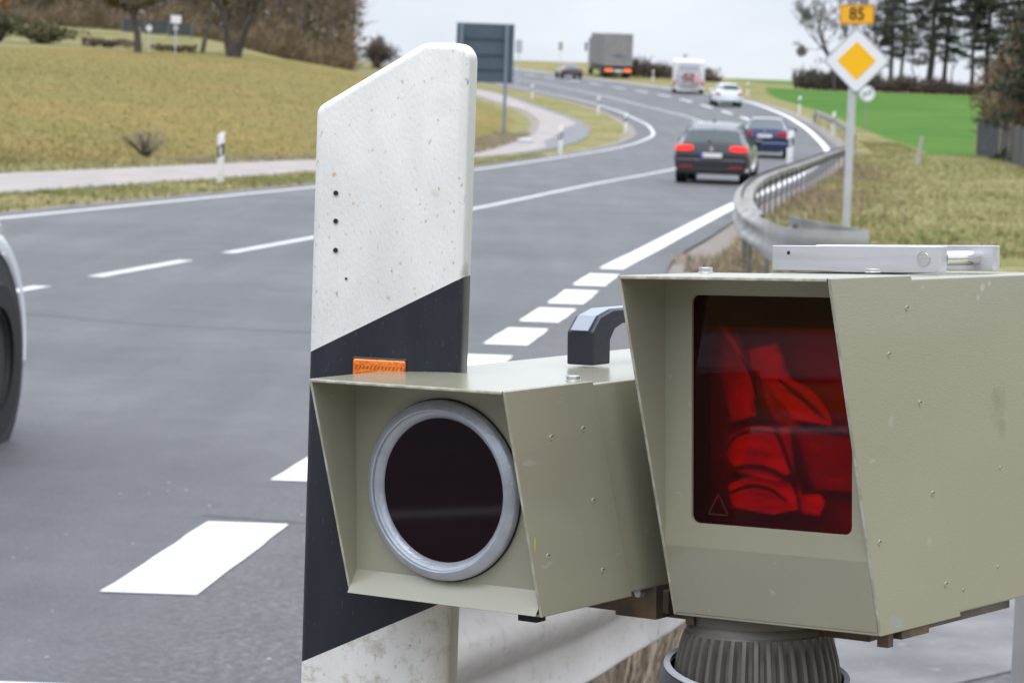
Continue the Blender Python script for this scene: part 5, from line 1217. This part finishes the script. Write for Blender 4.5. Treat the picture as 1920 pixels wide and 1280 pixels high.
for (x,y,h,tr,cl,lo,wd,ln_,lb) in spots:
    a=pine(rnd,h*.86,tr,int(cl*(2.1 if x<41 else 2.8)),lo,wd,ln_); put_tree('pine_tree',*a,barkd,[leafd,twigd],x,y,0,lb)
# bare undergrowth trees among the pines
sm_=[bare_tree(rnd,9,.10,0,twigs=12,forks=2,first=.25,depth=4,tw=.018) for _ in range(2)]
obs=[None,None]
for k,(x,y,lb) in enumerate(((35.9,243.5,'young bare tree between the thin and the thick-stemmed pine'),(39.4,246,'young bare tree behind the dense pine group'),(43.2,246,'young bare tree left of the darkest broad pine'),(47.8,238,'young bare tree in front of the right border pines'))):
    i=k%2
    if obs[i] is None: e,obs[i]=put_tree('young_tree',*sm_[i],bark,[twig],x,y,k,lb,'young bare trees among the pines')
    else: put_tree('young_tree',*obs[i],None,None,x,y,k,lb,'young bare trees among the pines')
def rail_side(r):
    y=26+80*r.random(); return (xRR(y)+.45+abs(r.gauss(0,1.0)),y)
grass_rail=rail_side
# tall brown bush and conifer at the right edge
bush(21.4,112,4.4,4.6,9000,'tall tangled brown bush above the dark fence at the right edge',[twig,mat('dead_bush_leaves',(.19,.12,.075),.9,col2=(.26,.17,.11),scale=2)],seed=12,lsz=.05,dl=3.5)
bush(22.9,118,3.2,7.0,5200,'orange-brown leafed bush behind the tangled bush at the right edge',[twig,leafb],seed=13,lsz=.09,dl=3)
a=pine(rnd,6.5,.12,60,.05,2.2,0); put_tree('spruce_tree',*a,barkd,[leafd,twigd],20.1,103.5,0,'dark green young conifer cut by the right border above the fence')

# ---------------------------------------------------------------- grass
gA=mat('grass_straw',(.44,.40,.20),.9,col2=(.25,.235,.09),scale=.45,lo=.42,hi=.58,coord='Object'); gB=mat('grass_green',(.16,.20,.055),.9,col2=(.36,.31,.14),scale=.5,lo=.42,hi=.6); gC=mat('grass_dead_brown',(.26,.205,.155),.9,col2=(.37,.31,.24),scale=3)
def grass(name,n,xy,hh,wd,mats,label,seed,blades=6,zf=T,patch=.25):
    r=random.Random(seed); mb=MB()
    for k in range(n):
        q_=xy(r)
        if q_ is None: continue
        x,y=q_; z=zf(x,y); g=1 if (math.sin(x*patch*2.1+1.3*math.sin(y*patch*.6))+math.sin(y*patch*.7+x*patch))*.5+r.gauss(0,.35)>.15 else 0
        h=hh*r.uniform(.5,1.3)
        for j in range(blades):
            a=r.uniform(0,6.283); o_=Vector((math.cos(a),math.sin(a),0)); p=Vector((x,y,z-.01))+o_*h*.25*r.random(); lean=o_*h*r.uniform(.1,.7)+Vector((0,0,h*r.uniform(.6,1))); s=Vector((-o_.y,o_.x,0))*wd
            mb.add([p-s,p+s,p+lean],[(0,1,2)],g)
    o=mb.build(name,mats,None,recalc=False); tag(o,label,'grass',kind='stuff'); return o
def bank(r):
    y=33+92*r.random()**1.25; x0=max(xRR(y)+1.0,0); x=r.uniform(x0+.3,min(green_b(y)+ (0 if y>112 else 9),.21*y+3)); 
    if y>110 and x>green_b(y)-.3: return None
    return x,y
grass('bank_grass',14000,bank,.10,.009,[gA,gB],'straw and green grass on the right bank beside the barrier',1)
def near_l(r):
    y=r.uniform(33,90); a_=xPR(y)+.3; b_=xLL(y)-.15
    return (r.uniform(a_,b_),y) if b_>a_ else None
grass('verge_grass',5200,near_l,.10,.012,[gA,gB],'short grass strip between the cycle path and the left road edge',2,patch=.6)
def dry(r):
    y=r.uniform(5.6,8.6); x=y*r.uniform(.022,.066); return (x,y)
grass('dry_grass',1500,dry,.40,.007,[gC,gC],'tall dead brown grass behind the near barrier piece',3,blades=7)
def nose_d(r): return (r.uniform(1.75,3.2),r.uniform(20.5,30))
grass('dry_grass',900,nose_d,.12,.008,[gC,gA],'thin dead grass in the gravel around the barrier nose',4)
def field_e(r):
    y=r.uniform(52,120); return (xPF(y)-r.uniform(.2,1.6),y)
grass('field_edge_grass',2600,field_e,.14,.012,[gC,gA],'dry grass fringe of the left field along the cycle path',5)
# small stones on the near asphalt
r=random.Random(9); stm_=mat('gravel_stone',(.42,.41,.37),.8)
mb=MB()
for k in range(22):
    y=r.uniform(6.9,11); x=xR(y)+r.uniform(-.5,1.6); s=r.uniform(.003,.007); z=OFF+hY(y)
    mb.lathe([(s*.8,0),(s,s*.4),(s*.6,s*.8),(.00001,s)],6,'z',(x,y,z),mod=lambda t_,rr,h:rr*.2*math.sin(2*t_+k))
o=mb.build('loose_grit',stm_,None,recalc=False); tag(o,'loose pale grit on the asphalt near the block markings','grit',kind='stuff')

grass('barrier_grass',3800,grass_rail,.13,.012,[mat('grass_rusty',(.25,.18,.11),.9,col2=(.33,.26,.16),scale=2),gA],'dead brown grass in a strip under and behind the long barrier',6)

# unseen wood, implied left by dark reflections, added behind to dim low sky light
def unseen_wood_ring(r):
    t_=r.random()
    pts=[(-46,44),(-44,0),(-38,-26),(0,-38),(38,-26),(46,10)]
    k=t_*(len(pts)-1); i=int(k); f=k-i; return Vector((pts[i][0]*(1-f)+pts[i+1][0]*f,pts[i][1]*(1-f)+pts[i+1][1]*f,0))
r=random.Random(77); mb=MB()
for k in range(90):
    p=unseen_wood_ring(r)*r.uniform(1,1.3); g=T(p.x,p.y); mb.cyl((p.x,p.y,g-.3),(p.x+r.gauss(0,.4),p.y,g+13),.22,.07,6,0,caps=False)
for k in range(15000):
    p=unseen_wood_ring(r)*r.uniform(1,1.35); leaf(mb,Vector((p.x,p.y,T(p.x,p.y)+13.5*r.random()**.9)),r.uniform(.35,.9),r,1 if r.random()<.5 else 2)
o=mb.build('woodland',[barkd,twigd,leafd],None,recalc=False); tag(o,'unseen dark wood added around the near road, mirrored in the lens, dims low sky',cat='wood',kind='stuff')

def field_in(r):
    y=56+110*r.random()**1.2; x=r.uniform(-.2*y-1,min(xPF(y)-1.2,-.03*y)); return (x,y) if x<xPF(y)-1.2 else None
grass('field_grass',20000,field_in,.075,.014,[mat('field_straw',(.33,.255,.11),.9,col2=(.22,.19,.07),scale=.4,lo=.42,hi=.58),mat('field_green',(.16,.165,.05),.9,col2=(.25,.21,.08),scale=.4,lo=.42,hi=.58)],'short straw-coloured grass tufts all over the left field',8,blades=3,patch=.12)
